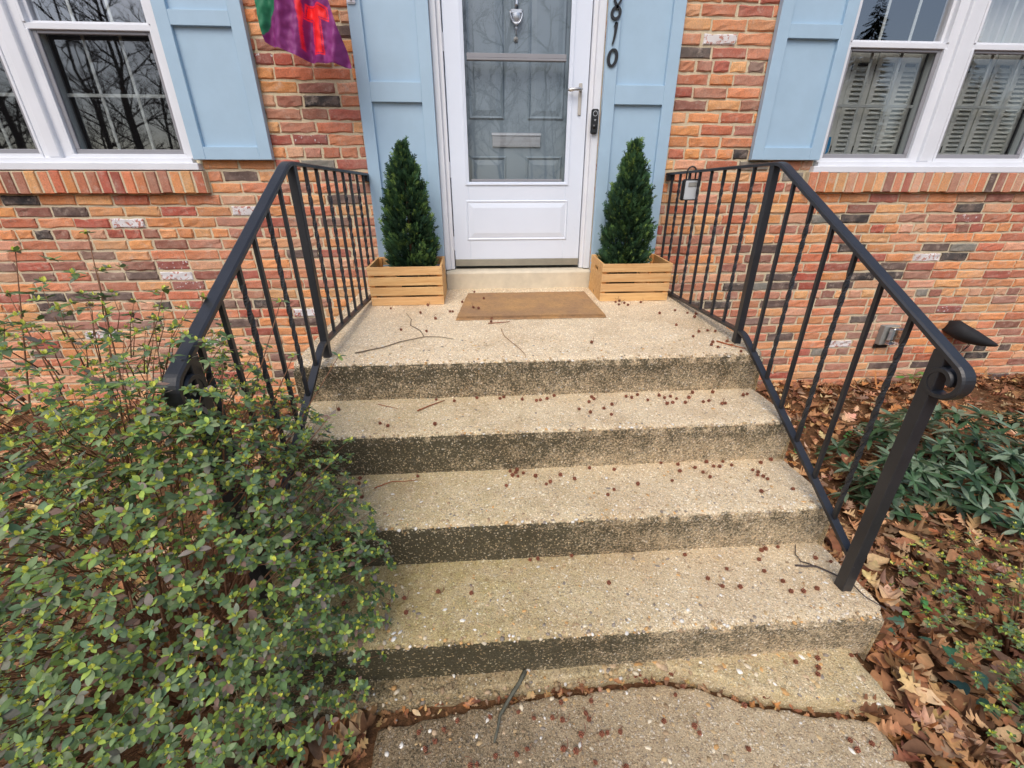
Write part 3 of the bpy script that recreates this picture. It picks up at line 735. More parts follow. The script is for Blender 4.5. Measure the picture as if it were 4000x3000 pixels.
# broken foot slab under the last riser and the walk, with an irregular crack between them
FX = [(-.86, -2.175), (-.5, -2.165), (-.2, -2.150), (.1, -2.135), (.395, -2.119), (.573, -2.118), (.728, -2.160), (.794, -2.196), (.909, -2.221), (1.021, -2.243), (1.21, -2.272)]
def front(x):
    for (a, ya), (b, yb) in zip(FX, FX[1:]):
        if x <= b: return ya+(yb-ya)*(x-a)/(b-a)
    return FX[-1][1]
def sheet(name, x0, x1, ybk, yfr, ztop, zbot, stain, moss, parent, seed, nx, ny, damp):
    rows, cols = [], []
    for i in range(nx+1):
        x = x0+(x1-x0)*i/nx; row, cr = [], []; a, b = ybk(x), yfr(x)
        for j in range(ny+5):
            if j == 0: y, z = a, zbot
            elif j == 1: y, z = a-.0005, ztop-.010
            elif j >= ny+3: y, z = b, (ztop-.012 if j == ny+3 else zbot)
            else:
                t = (j-2)/ny; y, z = a-.006+(b+.006-a+.006)*t, ztop
            z += .0022*fbm((x*14, y*14, seed))+.0013*noise.noise(Vector((x*95, y*95, seed)))
            y += .002*noise.noise(Vector((x*80, j, seed)))
            e = min(x-x0, x1-x); z -= .010*sm(.02, 0, e)*(j not in (0, ny+4))
            row.append((x+(.004*fbm((y*22, 1, seed)) if i in (0, nx) else 0), y, z)); cr.append((stain(x, y), moss(x, y), 1-damp(x, y)))
        rows.append(row); cols.append(cr)
    mb = MB(); mb.grid(rows, cols, True)
    for e in (0, nx):
        k = len(rows[e]); mb.add(rows[e]+[(p[0], p[1], zbot-.03) for p in rows[e]], [(j, j+1, k+j+1, k+j) for j in range(k-1)], [(.4, .3, 1)]*(2*k))
    return mb.build(name, M['concrete'], parent)
jag = lambda x, s: .007*fbm((x*16, s, 0), 4)+.004*noise.noise(Vector((x*70, s, 2)))
fs_ob = sheet('foot_slab', -.83, 1.235, lambda x: -2.05, lambda x: front(x)+jag(x, 3), .040, -.09, lambda x, y: .14+.30*(1-sm(-.6, .9, x)), lambda x, y: .45, steps, 61, 190, 22, lambda x, y: .25+.45*(1-sm(-.3, 1.0, x)))
fs_ob['label'] = 'broken foot slab with large pebbles below the last riser'
walk = sheet('walkway', -.365, 1.165, lambda x: front(x)-.027-.022*sm(.0, -.3, x)+jag(x, 9)*1.5, lambda x: -5.5, .0, -.09, lambda x, y: .10+.30*(1-sm(-.3, .75, x)), lambda x, y: .15, None, 77, 140, 300, lambda x, y: .55+.45*(1-sm(-.2, .7, x)))
tag(walk, 'worn exposed aggregate walkway meeting the foot of the steps', 'path', kind='structure')
# loose and proud pebbles along the worn edges
rp = random.Random(5)
ICO = []
ph = (1+5**.5)/2
for a in (-1, 1):
    for b in (-ph, ph): ICO += [Vector((0, a, b)), Vector((a, b, 0)), Vector((b, 0, a))]
ICO = [v.normalized() for v in ICO]
def ico_faces():
    f = []
    for i in range(12):
        for j in range(i+1, 12):
            for k in range(j+1, 12):
                if all((ICO[p]-ICO[q]).length < 1.2 for p, q in ((i, j), (j, k), (i, k))):
                    n = (ICO[j]-ICO[i]).cross(ICO[k]-ICO[i]); f.append((i, j, k) if n.dot(ICO[i]) > 0 else (i, k, j))
    return f
ICF = ico_faces()
PEB = [lin(228, 214, 186), lin(206, 178, 132), lin(190, 164, 124), lin(240, 236, 226), lin(176, 150, 118), lin(150, 140, 128), lin(214, 168, 110), lin(198, 172, 140)]
def pebble(mb, p, s, r, flat=.6, dim=1.0):
    q = Matrix.Rotation(r.random()*6.3, 3, 'Z') @ Matrix.Rotation(r.uniform(-.4, .4), 3, 'X')
    sx, sy, sz = s*r.uniform(.9, 1.4), s*r.uniform(.65, 1.0), s*flat*r.uniform(.8, 1.1)
    c = r.choice(PEB); k = r.uniform(.8, 1.05)*dim
    mb.add([q @ Vector((v.x*sx, v.y*sy, v.z*sz))*(1+r.uniform(-.1, .1))+Vector(p) for v in ICO], ICF, tuple(x*k for x in c), True)
pb = MB()
for (x0, x1, yf, zf, yb), n in zip(NOSE, (240, 300, 420, 220)):
    for _ in range(n):
        x = rp.uniform(x0+.02, x1-.02); a = rp.random()
        if rp.random() > .35+.65*(.5+noise.noise(Vector((x*3, zf*9, 0)))): continue
        s = rp.choice((.003, .004, .005, .006, .008)); pebble(pb, (x, yf+.002+a*.05*a, zf-.002-.010*(1-a)), s, rp)
    for _ in range(int(n*1.3)):                                   # flush in the tread
        y = yf+rp.random()**1.5*(min(yb, yf+.3)-yf)*.95; x = rp.uniform(x0+.03, x1-.03)
        s = rp.choice((.004, .005, .006, .008)); z_ = zland(y) if zf > .8 else zf+(y-yf)*.015
        pebble(pb, (x, y, z_-s*.25), s, rp, .5)
    for _ in range(int(n*.9)):                                    # showing in the riser
        x = rp.uniform(x0+.03, x1-.03); t = rp.random(); s = rp.choice((.003, .004, .005))
        pebble(pb, (x, yf+.004+.03*t, zf-.02-t*.17), s, rp, .8, .55)
for _ in range(330):
    x = rp.uniform(.35, 1.2); y = front(x)+rp.random()*(.10+.10*max(0, x-.6)); s = rp.choice((.004, .006, .008, .011, .015))
    if y < -2.09: pebble(pb, (x, y, .038-s*.2), s, rp, .5)
for _ in range(260):
    x = rp.uniform(-.5, .5); pebble(pb, (x, front(x)+rp.uniform(-.012, .05), rp.uniform(.0, .045)), rp.choice((.004, .006, .008, .010)), rp, .7, .8)
tag(pb.build('pebbles', M['attr'], steps), kind='stuff')
wp = MB()
for _ in range(620):
    x, y = rp.uniform(-.33, 1.13), -2.15-rp.random()*.5; s = rp.choice((.003, .004, .005, .007, .010))
    if y < front(x)-.03: pebble(wp, (x, y, -.0-s*.25), s, rp, .5, .95)
tag(wp.build('pebbles', M['attr'], walk), kind='stuff')

# ------------------------------------------------------------------ wrought iron railings
def railing(xr, ypost, bal, sbal, zu, zl, ybot, label):
    R = tag(empty('stair_railing', (xr, ybot, .22)), label, 'railing', 'black iron stair railings')
    off = Vector((xr, ybot, .22))
    def put(mb, nm):
        ob = mb.build(nm, M['iron'], recalc=True); ob.parent = R; ob.location = -off; return ob
    yb_ = ypost-.045; S, ST = .644, .595
    zt = lambda y: zu(y) if y > yb_ else zu(yb_)-ST*(yb_-y)
    zb = lambda y: zl(y) if y > yb_ else zl(yb_)-S*(yb_-y)
    def smooth(fn, y, d=.03):
        return sum(fn(y+d*(i/4-1)) for i in range(9))/9
    # top rail with its scroll
    ys = [-.012-(ypost+.1+.012)*0 - i*((-ypost-.08)/8) for i in range(9)]
    ys += [ypost+.07-.012*i for i in range(1, 20)]
    y_ = ys[-1]
    while y_ > ybot-.055: y_ -= .1; ys.append(max(y_, ybot-.055))
    pts = [(y, smooth(zt, y)+.007) for y in ys]
    th = atan2(-ST, -1.0); y, z = pts[-1]; turned = 0.0
    while turned < 2*pi*1.22:
        st = .16; turned += st; th += st; rad = .054-.032*turned/(2*pi*1.22); y += cos(th)*rad*st; z += sin(th)*rad*st; pts.append((y, z))
    fr_ = []
    for i, (y, z) in enumerate(pts):
        a, b = pts[max(i-1, 0)], pts[min(i+1, len(pts)-1)]; t = Vector((0, b[0]-a[0], b[1]-a[1])).normalized()
        nrm = Vector((1, 0, 0)).cross(t); 
        fr_.append(((xr, y, z), (1, 0, 0), -nrm))
    w, h = .0200, .0070
    put(MB().sweep(fr_, [(-w, -h), (w, -h), (w, h*.45), (w*.72, h), (-w*.72, h), (-w, h*.45)]), 'top_rail')
    ys = [-.02, ypost*.5, ypost+.05]+[ypost+.04-.012*i for i in range(16)]; y_ = ys[-1]
    while y_ > ybot+.016: y_ -= .1; ys.append(max(y_, ybot+.016))
    pts = [(y, smooth(zb, y)-.0065) for y in ys]; fr_ = []
    for i, (y, z) in enumerate(pts):
        a, b = pts[max(i-1, 0)], pts[min(i+1, len(pts)-1)]; t = Vector((0, b[0]-a[0], b[1]-a[1])).normalized()
        fr_.append(((xr, y, z), (1, 0, 0), -Vector((1, 0, 0)).cross(t)))
    put(MB().sweep(fr_, [(-.014, -.0065), (.014, -.0065), (.014, .0065), (-.014, .0065)]), 'bottom_rail')
    h = .0155
    put(MB().bevbox(xr-h, xr+h, ypost-h, ypost+h, zland(ypost)-.01, zt(ypost)+.004, .002), 'post')
    put(MB().bevbox(xr-.0185, xr+.0185, ybot-.0185, ybot+.0185, .205, zt(ybot)+.004, .002), 'post')
    for i, y in enumerate(list(bal)+list(sbal)):
        a, b = smooth(zb, y)-.004, smooth(zt, y)+.004; k = .0063; tw = (i % 2 == 0) if i < len(bal) else ((i-len(bal)) % 2 == 1)
        fr_ = []
        N = 72 if tw else 2
        for j in range(N+1):
            t = j/N; q = 0.0
            if tw: q = 2*pi*3.0*sm(.08, .92, t) if False else 2*pi*3.0*max(0, min(1, (t-.10)/.80))
            fr_.append(((xr, y, a+(b-a)*t), (cos(q), sin(q), 0), (-sin(q), cos(q), 0)))
        put(MB().sweep(fr_, [(-k, -k), (k, -k), (k, k), (-k, k)]), 'baluster')
    put(MB().bevbox(xr-.016, xr+.016, -.075, -.008, zt(-.04)-.034, zt(-.04)+.001, .003), 'wall_bracket')
    return R
railing(1.225, -1.100, [-.959, -.833, -.705, -.577, -.447, -.320, -.193, -.075], [-1.242, -1.370, -1.496, -1.624, -1.752, -1.880], lambda y: 1.606+(y+1.07)*.026, lambda y: .904+(y+.959)*.027, -2.0, 'black iron stair railing with a scroll end, carrying the key box')
railing(-.722, -1.150, [-1.018, -.892, -.768, -.646, -.517, -.392, -.252, -.118], [-1.292, -1.418, -1.545, -1.672, -1.799, -1.926], lambda y: 1.601+(y+1.02)*.0265, lambda y: .911+(y+1.009)*.034, -1.985, 'black iron stair railing running down into the azalea bush')

# ------------------------------------------------------------------ doormat
mt = MB(); rows = []
NX, NY = 70, 36
for j in range(NY+1):
    row = []
    for i in range(NX+1):
        u, v = i/NX, j/NY; x = -.172+v*.05+u*((.687+.172)-v*(.05+.016)); y = -.703+v*.49
        e = min(u, 1-u)*.86, min(v, 1-v)*.49; ed = min(e)
        z = zland(y)+.006+.015*sm(0, .012, ed)+.0016*noise.noise(Vector((x*60, y*60, 0)))
        if ed < 1e-6: z = zland(y)+.002; x += .004*noise.noise(Vector((y*50, x*50, 4))); y += .004*noise.noise(Vector((x*50, y*50, 8)))
        row.append((x, y, z))
    rows.append(row)
mt.grid(rows)
for _ in range(5200):                                            # coir fibres
    x, y = rp.uniform(-.165, .68), rp.uniform(-.703, -.22)
    if rp.random() < .25: y = -.703+rp.uniform(-.004, .01)
    z = zland(y)+.019; a = rp.random()*6.28; l = rp.uniform(.006, .014); d = Vector((cos(a), sin(a), rp.uniform(.1, .7)))*l; w = Vector((-sin(a), cos(a), 0))*.0007; p = Vector((x, y, z))
    mt.add([p-w, p+w, p+d], [(0, 1, 2)])
tag(mt.build('doormat', M['coir']), 'brown coir doormat on the landing before the door', 'doormat')

# ------------------------------------------------------------------ slatted crates with evergreens
def crate(loc, label, knob):
    c = tag(empty('wooden_crate', loc), label, 'crate', 'pine crates beside the door'); c.rotation_euler = (atan2(LSL, 1), 0, knob)
    W, D, H = .438, .315, .232; r = random.Random(int(loc[0]*100)+9)
    def tint(): k = r.uniform(.88, 1.06); return (k, k*r.uniform(.97, 1.0), k*r.uniform(.92, 1.0))
    def put(mb, nm): return mb.build(nm, M['wood'], c)
    sh = (H-3*.0115)/4
    for sy in (0, 1):
        for i in range(4):
            z0 = i*(sh+.0115); y0, y1 = (0, .0095) if sy == 0 else (D-.0095, D)
            put(MB().bevbox(-W/2+r.uniform(-.001, .001), W/2+r.uniform(-.001, .001), y0, y1, z0, z0+sh, .0012, tint()), 'slat')
    for sx in (-1, 1):
        x0, x1 = sorted((sx*(W/2-.001), sx*(W/2-.013))); e = MB(); t = tint(); t = (t[0]*.95, t[1]*.9, t[2]*.82)
        e.box(x0, x1, .0097, D-.0097, 0, .165, t); e.box(x0, x1, .0097, D-.0097, .19, H-.001, t); e.box(x0, x1, .0097, .115, .165, .19, t); e.box(x0, x1, D-.115, D-.0097, .165, .19, t)
        put(e, 'end_panel')
        x0, x1 = sorted((sx*(W/2-.014), sx*(W/2-.032)))
        for y0 in (.0098, D-.028): put(MB().box(x0, x1, y0, y0+.018, .002, H-.004, (.95, .72, .5)), 'corner_post')
    put(MB().box(-W/2+.034, W/2-.034, .01, D-.01, .006, .014, (.8, .7, .6)), 'bottom')
    for sx in (-1, 1):                                           # nail heads
        for i in range(4):
            for dz in (.014, .034):
                MB().tube([(sx*(W/2-.012), .0002, i*(sh+.0115)+dz), (sx*(W/2-.012), -.0006, i*(sh+.0115)+dz)], [.0016, .0014], 6).build('nail', M['boxgrey'], c)
    return c
crate((-.475, -.402, zland(-.402)+.001), 'pine slat crate under the evergreen on the hinge side of the door', .018)
crate((.943, -.392, zland(-.392)+.001), 'pine slat crate under the evergreen beside the key box railing', -.01)
def topiary(loc, H, label, seed):
    r = random.Random(seed); t = tag(empty('potted_evergreen', loc), label, 'shrub', 'small evergreens in crates')
    MB().tube([(0, 0, 0), (.004, .002, H*.4), (0, 0, H*.9)], [.014, .011, .003], 7, lin(92, 68, 50)).build('trunk', M['bark'], t)
    pot = MB(); pot.tube([(0, 0, -.12), (0, 0, .015)], [.075, .092], 20, lin(40, 38, 36)); pot.build('pot', M['attr'], t)
    prof = [(0, .112), (.08, .146), (.25, .152), (.45, .138), (.6, .112), (.75, .076), (.88, .036), (1, .003)]
    def rad(h):
        for (a, ra), (b, rb_) in zip(prof, prof[1:]):
            if h <= b: return ra+(rb_-ra)*(h-a)/(b-a)
        return .005
    f = MB(); clus = []
    for i in range(300):
        h = min(r.random()**1.08, .99); clus.append((h, r.random()*2*pi, r.uniform(.86, 1.06), r.random()))
    for i in range(4200):
        if i < 1500: h, a, inner, tone = min(r.random()**1.1, .95), r.random()*2*pi, True, .3
        else:
            h, a, q_, tone = clus[i % 300]; h = min(.99, max(0, h+r.gauss(0, .022))); a += r.gauss(0, .17)/(.45+1.4*rad(h)/.17); inner = False
        lump = 1+.13*noise.noise(Vector((cos(a)*2.2, sin(a)*2.2, h*7+seed)))
        rr = rad(h)*lump*(r.uniform(.15, .72) if inner else q_*r.uniform(.80, 1.0))
        o = Vector((cos(a), sin(a), 0)); base = o*rr*.88+Vector((0, 0, h*H))
        d = (o*r.uniform(.5, 1.1)+Vector((0, 0, r.uniform(.25, 1.1)+h*.8))+Vector((r.uniform(-.4, .4), r.uniform(-.4, .4), 0))).normalized()
        L = r.uniform(.026, .052)*(1.15 if h < .85 else .9)*(1.45 if not inner and r.random() < .16 else 1); side = d.cross(Vector((r.uniform(-1, 1), r.uniform(-1, 1), r.uniform(-.3, 1)))).normalized()
        nv = side.cross(d)
        g_ = tone*.7+r.random()*.3; base_c = lin(40, 64, 46) if g_ < .45 else (lin(54, 82, 52) if g_ < .78 else lin(78, 106, 58))
        tip = lin(128, 156, 80) if r.random() < .16 and not inner else tuple(x*1.5 for x in base_c)
        n = 6
        for j in range(n):
            s_ = (j+.6)/n; p = base+d*L*s_
            c_ = tuple(base_c[q]*(1-s_*s_)+tip[q]*s_*s_ for q in range(3))
            for sd in (-1, 1):
                l2 = L*.46*(1-.6*s_)*r.uniform(.8, 1.2); q = (side*sd*.8+d*.75+nv*r.uniform(-.35, .35)).normalized()*l2; w = (d*.42-side*sd*.25)*l2*.42
                f.add([p-w*.4, p+q*.55-w, p+q, p+q*.55+w], [(0, 1, 2, 3)], c_)
        p = base+d*L; w = side*L*.07; f.add([p-d*L*.3-w, p-d*L*.3+w, p+d*L*.12], [(0, 1, 2)], tip)
    tag(f.build('foliage', M['cedar'], t), kind='stuff')
    return t
topiary((-.450, -.255, 1.055), .705, 'dark green conical evergreen in the crate on the hinge side', 3)
topiary((.905, -.245, 1.055), .725, 'dark green conical evergreen below the house numbers', 8)

# ------------------------------------------------------------------ small fittings
# key box on the railing
kb = tag(empty('key_lockbox', (1.196, -.405, 1.478)), 'grey faced key lockbox hanging from the iron railing', 'lockbox'); kb.rotation_euler = (0, 0, -.22)
MB().bevbox(-.046, .046, -.016, .022, 0, .112, .008).build('body', M['black'], kb)
MB().bevbox(-.030, .043, -.0185, -.0155, .006, .104, .003).build('face', M['lightgrey'], kb)
MB().bevbox(-.014, .032, -.021, -.018, .072, .094, .003).build('shutter_cover', M['boxgrey'], kb)
sh_ = MB(); sh_.tube([(-.026, .004, .108), (-.026, .004, .150)]+[(-.026+.024*(1-cos(t)), .004, .150+.026*sin(t)) for t in [pi*i/10 for i in range(1, 10)]]+[(.022, .004, .150), (.022, .004, .108)], .0045, 8); sh_.build('shackle', M['black'], kb)
# weatherproof outlet on the wall
ob_ = tag(empty('outlet_box', (3.155, 0, .43)), 'grey outdoor outlet box with clear cover on the brick wall', 'outlet')
MB().bevbox(-.060, .065, -.05, -.004, .0, .155, .004).build('box', M['boxgrey'], ob_)
MB().bevbox(-.035, .078, -.11, -.052, .012, .15, .010).build('cover', M['clear'], ob_)
MB().bevbox(-.02, .03, -.062, -.0525, .04, .13, .004).build('socket', M['lightgrey'], ob_)
MB().bevbox(-.062, .05, -.02, -.003, -.035, -.002, .004).build('caulk', M['black'], ob_)
# insulating sock over the garden tap
fc = tag(empty('faucet_cover', (3.665, 0, .425)), 'black padded sock tied over the outdoor tap', 'faucet cover')
fm = MB(); ctr = [((-.015, -.012, .145), .034, .042), ((.0, -.055, .14), .056, .060), ((.035, -.085, .110), .066, .062), ((.10, -.115, .078), .080, .056), ((.17, -.14, .052), .086, .040), ((.245, -.158, .032), .064, .020), ((.285, -.166, .024), .016, .005)]
rings = []
for (p, a, b), nx_ in zip(ctr, range(9)):
    t = Vector((.85, -.35, -.4)).normalized(); u = Vector((.35, .9, 0)).normalized(); w = t.cross(u).normalized()
    rings.append([Vector(p)+u*(a*cos(2*pi*k/18))+w*(b*sin(2*pi*k/18))+Vector((1, 1, 1))*.003*noise.noise(Vector((k*.9, nx_*1.7, 0))) for k in range(18)])
fm.add([q for rg in rings for q in rg], [(i*18+k, i*18+(k+1) % 18, (i+1)*18+(k+1) % 18, (i+1)*18+k) for i in range(len(rings)-1) for k in range(18)]+[tuple(range(18)), tuple(range((len(rings)-1)*18, len(rings)*18))[::-1]], None, True)
fm.build('sock', M['cov'], fc, recalc=True)
dc = MB(); dc.tube([(.10, -.125, .04), (.085, -.13, .0), (.07, -.125, -.035), (.055, -.12, -.06)], .0028, 6); dc.tube([(.115, -.125, .04), (.10, -.13, .005), (.075, -.125, -.03)], .0028, 6); dc.build('drawstring', M['cov'], fc)
# garden flag
FLAG = [(410, -900), (410, 0), (430, 420), (455, 575), (700, 700), (980, 830), (1150, 890), (1480, 945), (1740, 985), (1700, 700), (1620, 330), (1550, 0), (1500, -900)]
def fxy(x, y): return -1.232+x*.000328, 2.379-y*.000273
def inside(x, y, P_):
    c_ = False; j = len(P_)-1
    for i in range(len(P_)):
        (xi, yi), (xj, yj) = P_[i], P_[j]
        if (yi > y) != (yj > y) and x < (xj-xi)*(y-yi)/(yj-yi)+xi: c_ = not c_
        j = i
    return c_
T1 = [(1160, 15), (1400, 55), (1525, 120), (1530, 335), (1410, 290), (1385, 800), (1195, 780), (1215, 265), (1115, 245), (1130, 180)]
T2 = [(1180, 45), (1395, 82), (1510, 150), (1512, 300), (1395, 262), (1362, 775), (1222, 760), (1245, 240), (1128, 222), (1140, 190)]
T3 = [(1190, 52), (1390, 90), (1500, 156), (1500, 288), (1385, 252), (1352, 765), (1232, 750), (1255, 236), (1138, 216), (1150, 190)]
L1 = [(1020, -900), (1130, -900), (1125, 180), (1085, 350), (1060, 725), (1022, 690), (1045, 300), (1030, 60)]
L2 = [(1052, -900), (1112, -900), (1105, 170), (1062, 330), (1045, 680), (1036, 670), (1062, 300), (1058, 60)]
GR = [(300, -900), (820, -900), (760, -5), (700, 60), (600, 190), (560, 330), (520, 400), (460, 470), (300, 480)]
def edges_at(y):
    xs_ = []
    for i in range(len(FLAG)):
        (xa, ya), (xb, yb_) = FLAG[i], FLAG[(i+1) % len(FLAG)]
        if (ya > y) != (yb_ > y): xs_.append(xa+(xb-xa)*(y-ya)/(yb_-ya))
    return (min(xs_), max(xs_)) if len(xs_) >= 2 else (None, None)
fl = MB(); rows, cols = [], []
NYF, NXF = 210, 130
for j in range(NYF):
    y = -880+(980+880)*j/(NYF-1); a, b = edges_at(min(y, 983))
    row, cr = [], []
    for i in range(NXF):
        x = a+(b-a)*i/(NXF-1); X, Z = fxy(x, y)
        dep = -.30+.030*sin((x-1040)/105+y*.0008)+.016*sin(x/47+y/260)+.006*noise.noise(Vector((x/60, y/120, 0)))-.02*(x-1000)/700
        row.append((X, dep, Z))
        if inside(x, y, T3): c_ = lin(248, 40, 44)
        elif inside(x, y, T2): c_ = lin(140, 30, 92)
        elif inside(x, y, T1): c_ = lin(240, 44, 70)
        elif inside(x, y, L2): c_ = lin(235, 44, 48)
        elif inside(x, y, L1): c_ = lin(226, 42, 74)
        elif inside(x, y, GR): c_ = lin(36, 118, 82)
        else: c_ = lin(132, 50, 116)
        cr.append(c_)
    rows.append(row); cols.append(cr)
fl.grid(rows, cols)
fo = tag(empty('house_flag', (-.9, -.3, 2.1)), 'purple and green flag with red letter T hanging by the wall', 'flag')
q_ = fl.build('cloth', M['cloth'], fo); q_.location = (.9, .3, -2.1)
q_ = MB().tube([(-.655, -.06, 2.50), (-.80, -.22, 2.60), (-1.16, -.62, 2.86)], [.011, .011, .010], 10).build('pole', M['white'], fo); q_.location = (.9, .3, -2.1)
q_ = MB().bevbox(-.700, -.655, -.056, -.0485, 2.457, 2.56, .006).build('bracket', M['white'], fo); q_.location = (.9, .3, -2.1)
q_ = MB().tube([(-.676, -.0555, 2.470), (-.676, -.0575, 2.470)], [.004, .004], 10).build('screw', M['boxgrey'], fo); q_.location = (.9, .3, -2.1)
# ------------------------------------------------------------------ leaves
OAK = [(0, .012), (.07, .045), (.13, .13), (.17, .175), (.22, .12), (.27, .085), (.32, .20), (.37, .30), (.42, .24), (.47, .11), (.53, .24), (.59, .35), (.64, .28), (.69, .10), (.75, .16), (.81, .23), (.86, .14), (.91, .07), (1.0, .008)]
ELL = [(0, .01), (.12, .13), (.3, .235), (.5, .265), (.7, .22), (.88, .11), (1.0, .005)]
LAN = [(0, .01), (.15, .08), (.4, .135), (.65, .12), (.85, .06), (1.0, .004)]
OVA = [(0, .01), (.1, .14), (.28, .26), (.5, .27), (.72, .19), (.9, .08), (1.0, .004)]
MAP = [(0, .02), (.05, .16), (.10, .30), (.15, .36), (.21, .25), (.27, .22), (.33, .36), (.39, .42), (.45, .30), (.52, .17), (.58, .24), (.64, .29), (.70, .16), (.78, .12), (.86, .10), (1.0, .006)]
IVY = [(0, .03), (.06, .30), (.16, .44), (.30, .22), (.46, .30), (.62, .14), (.8, .10), (1.0, .005)]
def leaf(mb, prof, base, d, n, L, curl=.0, fold=.0, bend=.0, r=None, col=(.2, .2, .2), col2=None, wob=0.0, stalk=0.0, wsc=1.0):
    """a blade from base along d, upper side n"""
    d = Vector(d).normalized(); n = Vector(n); n = (n-d*n.dot(d)).normalized(); s = d.cross(n)
    vs_, cs_, fs_ = [], [], []
    k = len(prof); base = Vector(base)
    for i, (t, w) in enumerate(prof):
        up = bend*t*t*L; mid = base+d*(L*(t-.18*abs(bend)*t*t))+n*(up+(wob*L*noise.noise(Vector((t*4, base.x*9, base.y*9))) if wob else 0))
        w *= L*wsc; w2 = w*(1+(r.uniform(-.25, .25) if r and wob else 0))
        fw = .35*w if prof in (OAK, MAP) and 0 < i < k-1 else 0
        for sg, ww in ((-1, w2), (0, 0), (1, w)):
            z = fold*abs(ww)+curl*ww*ww/(L*.3)+(wob*L*.5*noise.noise(Vector((t*5+sg, base.x*31, base.y*17))) if sg and wob else 0)
            vs_.append(mid+s*(sg*ww)+n*z+d*(fw if sg else 0))
            c = col if col2 is None else tuple(col[q]+(col2[q]-col[q])*t for q in range(3))
            f_ = 1.12 if sg == 0 else 1.0; cs_.append(tuple(x*f_ for x in c))
    for i in range(k-1):
        a, b = i*3, (i+1)*3
        fs_ += [(a, a+1, b+1, b), (a+1, a+2, b+2, b+1)]
    mb.add(vs_, fs_, cs_, True)
    if stalk:
        w = s*L*.008; p = base; q = base-d*stalk+n*stalk*.1; mb.add([p-w, p+w, q+w, q-w], [(0, 1, 2, 3)], tuple(x*.8 for x in col))

DEAD = [lin(174, 128, 90), lin(150, 106, 76), lin(204, 162, 116), lin(158, 130, 104), lin(112, 80, 58), lin(184, 128, 80), lin(212, 178, 136), lin(134, 94, 68), lin(166, 116, 84), lin(188, 142, 100)]
rl = random.Random(31)
def dead_leaf(mb, x, y, z, L, r, n=None, prof=None, col=None, curl=None):
    a = r.random()*2*pi; t = r.gauss(0, .22); tn = Vector((r.gauss(0, .28), r.gauss(0, .28), 1))
    c = col or r.choice(DEAD); mb.tone = DEAD.index(c) if c in DEAD else 0; k = r.uniform(.75, 1.15); c = tuple(q*k for q in c)
    prof = prof or (OAK if r.random() < .55 else (MAP if r.random() < .5 else (OVA if r.random() < .6 else ELL)))
    mb.form = 'lobed' if prof in (OAK, MAP) else 'oval'
    d = Vector((cos(a), sin(a), t)); leaf(mb, prof, Vector((x, y, z))-d*L*.5, d, n or tn, L, curl=r.uniform(-.5, 1.2) if curl is None else curl, fold=r.uniform(-.1, .35), bend=r.uniform(-.35, .45), r=r, col=c, col2=tuple(q*r.uniform(.8, 1.2) for q in c), wob=.05, stalk=L*.25 if r.random() < .4 else 0, wsc=r.uniform(.7, 1.1))
def in_steps(x, y): return (-.86 < x < 1.30 and y > -2.13) or (-.86 < x < 1.25 and y > -2.28) or (-.38 < x < 1.18 and y < -2.1)
spots = []
while len(spots) < 8200:
    if rl.random() < .70: x, y = rl.uniform(1.25, 5.2), -rl.random()**.9*3.1
    else: x, y = rl.uniform(-3.7, -.80), -rl.random()*3.1
    if in_steps(x, y): continue
    spots.append((x, y))
for _ in range(330): spots.append((rl.uniform(-.84, -.38), rl.uniform(-2.75, -2.20)))
for _ in range(700):                                        # drifts along the edges
    if rl.random() < .6: spots.append((1.30+abs(rl.gauss(0, .10)), -rl.random()*2.5))
    else: spots.append((rl.uniform(1.3, 4.8), -.03-abs(rl.gauss(0, .06))))
for _ in range(170): x = rl.uniform(-.5, 1.2); spots.append((x, front(x)-.012+rl.gauss(0, .008)))
for _ in range(160): spots.append((rl.uniform(1.17, 1.32), rl.uniform(-3.0, -2.26)))
for _ in range(520): spots.append((rl.uniform(1.32, 2.4), rl.uniform(-2.9, -1.6)))
info = []
for x, y in spots:
    L = rl.uniform(.035, .095) if not (-.4 < x < 1.165 and y > -2.32) else rl.uniform(.012, .035)
    if rl.random() < .12: L *= 1.25
    p = pix((x, y, hgt(x, y))); vis = 0
    if p and 0 < p[0] < 4000 and 0 < p[1] < 3000 and not (p[0] < 1150 and p[1] > 1350) and not (p[0] < 700): vis = L/p[2]
    info.append((vis, x, y, L))
top = set(sorted(range(len(info)), key=lambda i: -info[i][0])[:270])
TONE = ['brown', 'dull brown', 'tan', 'grey brown', 'dark brown', 'orange brown', 'pale tan', 'dark chestnut', 'reddish brown', 'light brown']
def leaf_label(mb, x, y, L):
    if x < 0: pl = 'in the heap between the azalea and the walkway'
    elif y < -2.25: pl = 'beside the walkway edge' if x < 1.45 else 'under the small azalea'
    elif y < -1.75: pl = 'beside the lowest step' if x < 1.6 else 'between the railing post and the small azalea'
    elif y < -1.2: pl = 'beside the middle step' if x < 1.75 else 'near the laurel shrub'
    elif y < -.5: pl = 'beside the first step below the landing' if x < 1.9 else 'on the open bed behind the railing'
    else: pl = 'against the side of the landing' if x < 1.8 else 'along the foot of the brick wall'
    return '%s %s %s fallen leaf %s' % ('large' if L > .085 else ('small' if L < .06 else 'medium'), TONE[mb.tone], mb.form, pl)
lit = MB()
for i, (v, x, y, L) in enumerate(info):
    z = hgt(x, y)+rl.uniform(.006, .045) if not (-.4 < x < 1.165 and y > -2.32) else rl.uniform(-.03, .002)
    if i in top:
        mb = MB(); dead_leaf(mb, x, y, z+.014, L*1.1, rl)
        tag(mb.build('fallen_leaf', M['dead'], origin=(x, y, z)), leaf_label(mb, x, y, L), 'leaf', 'fallen leaves on the planting beds')
    else: dead_leaf(lit, x, y, z, L, rl)
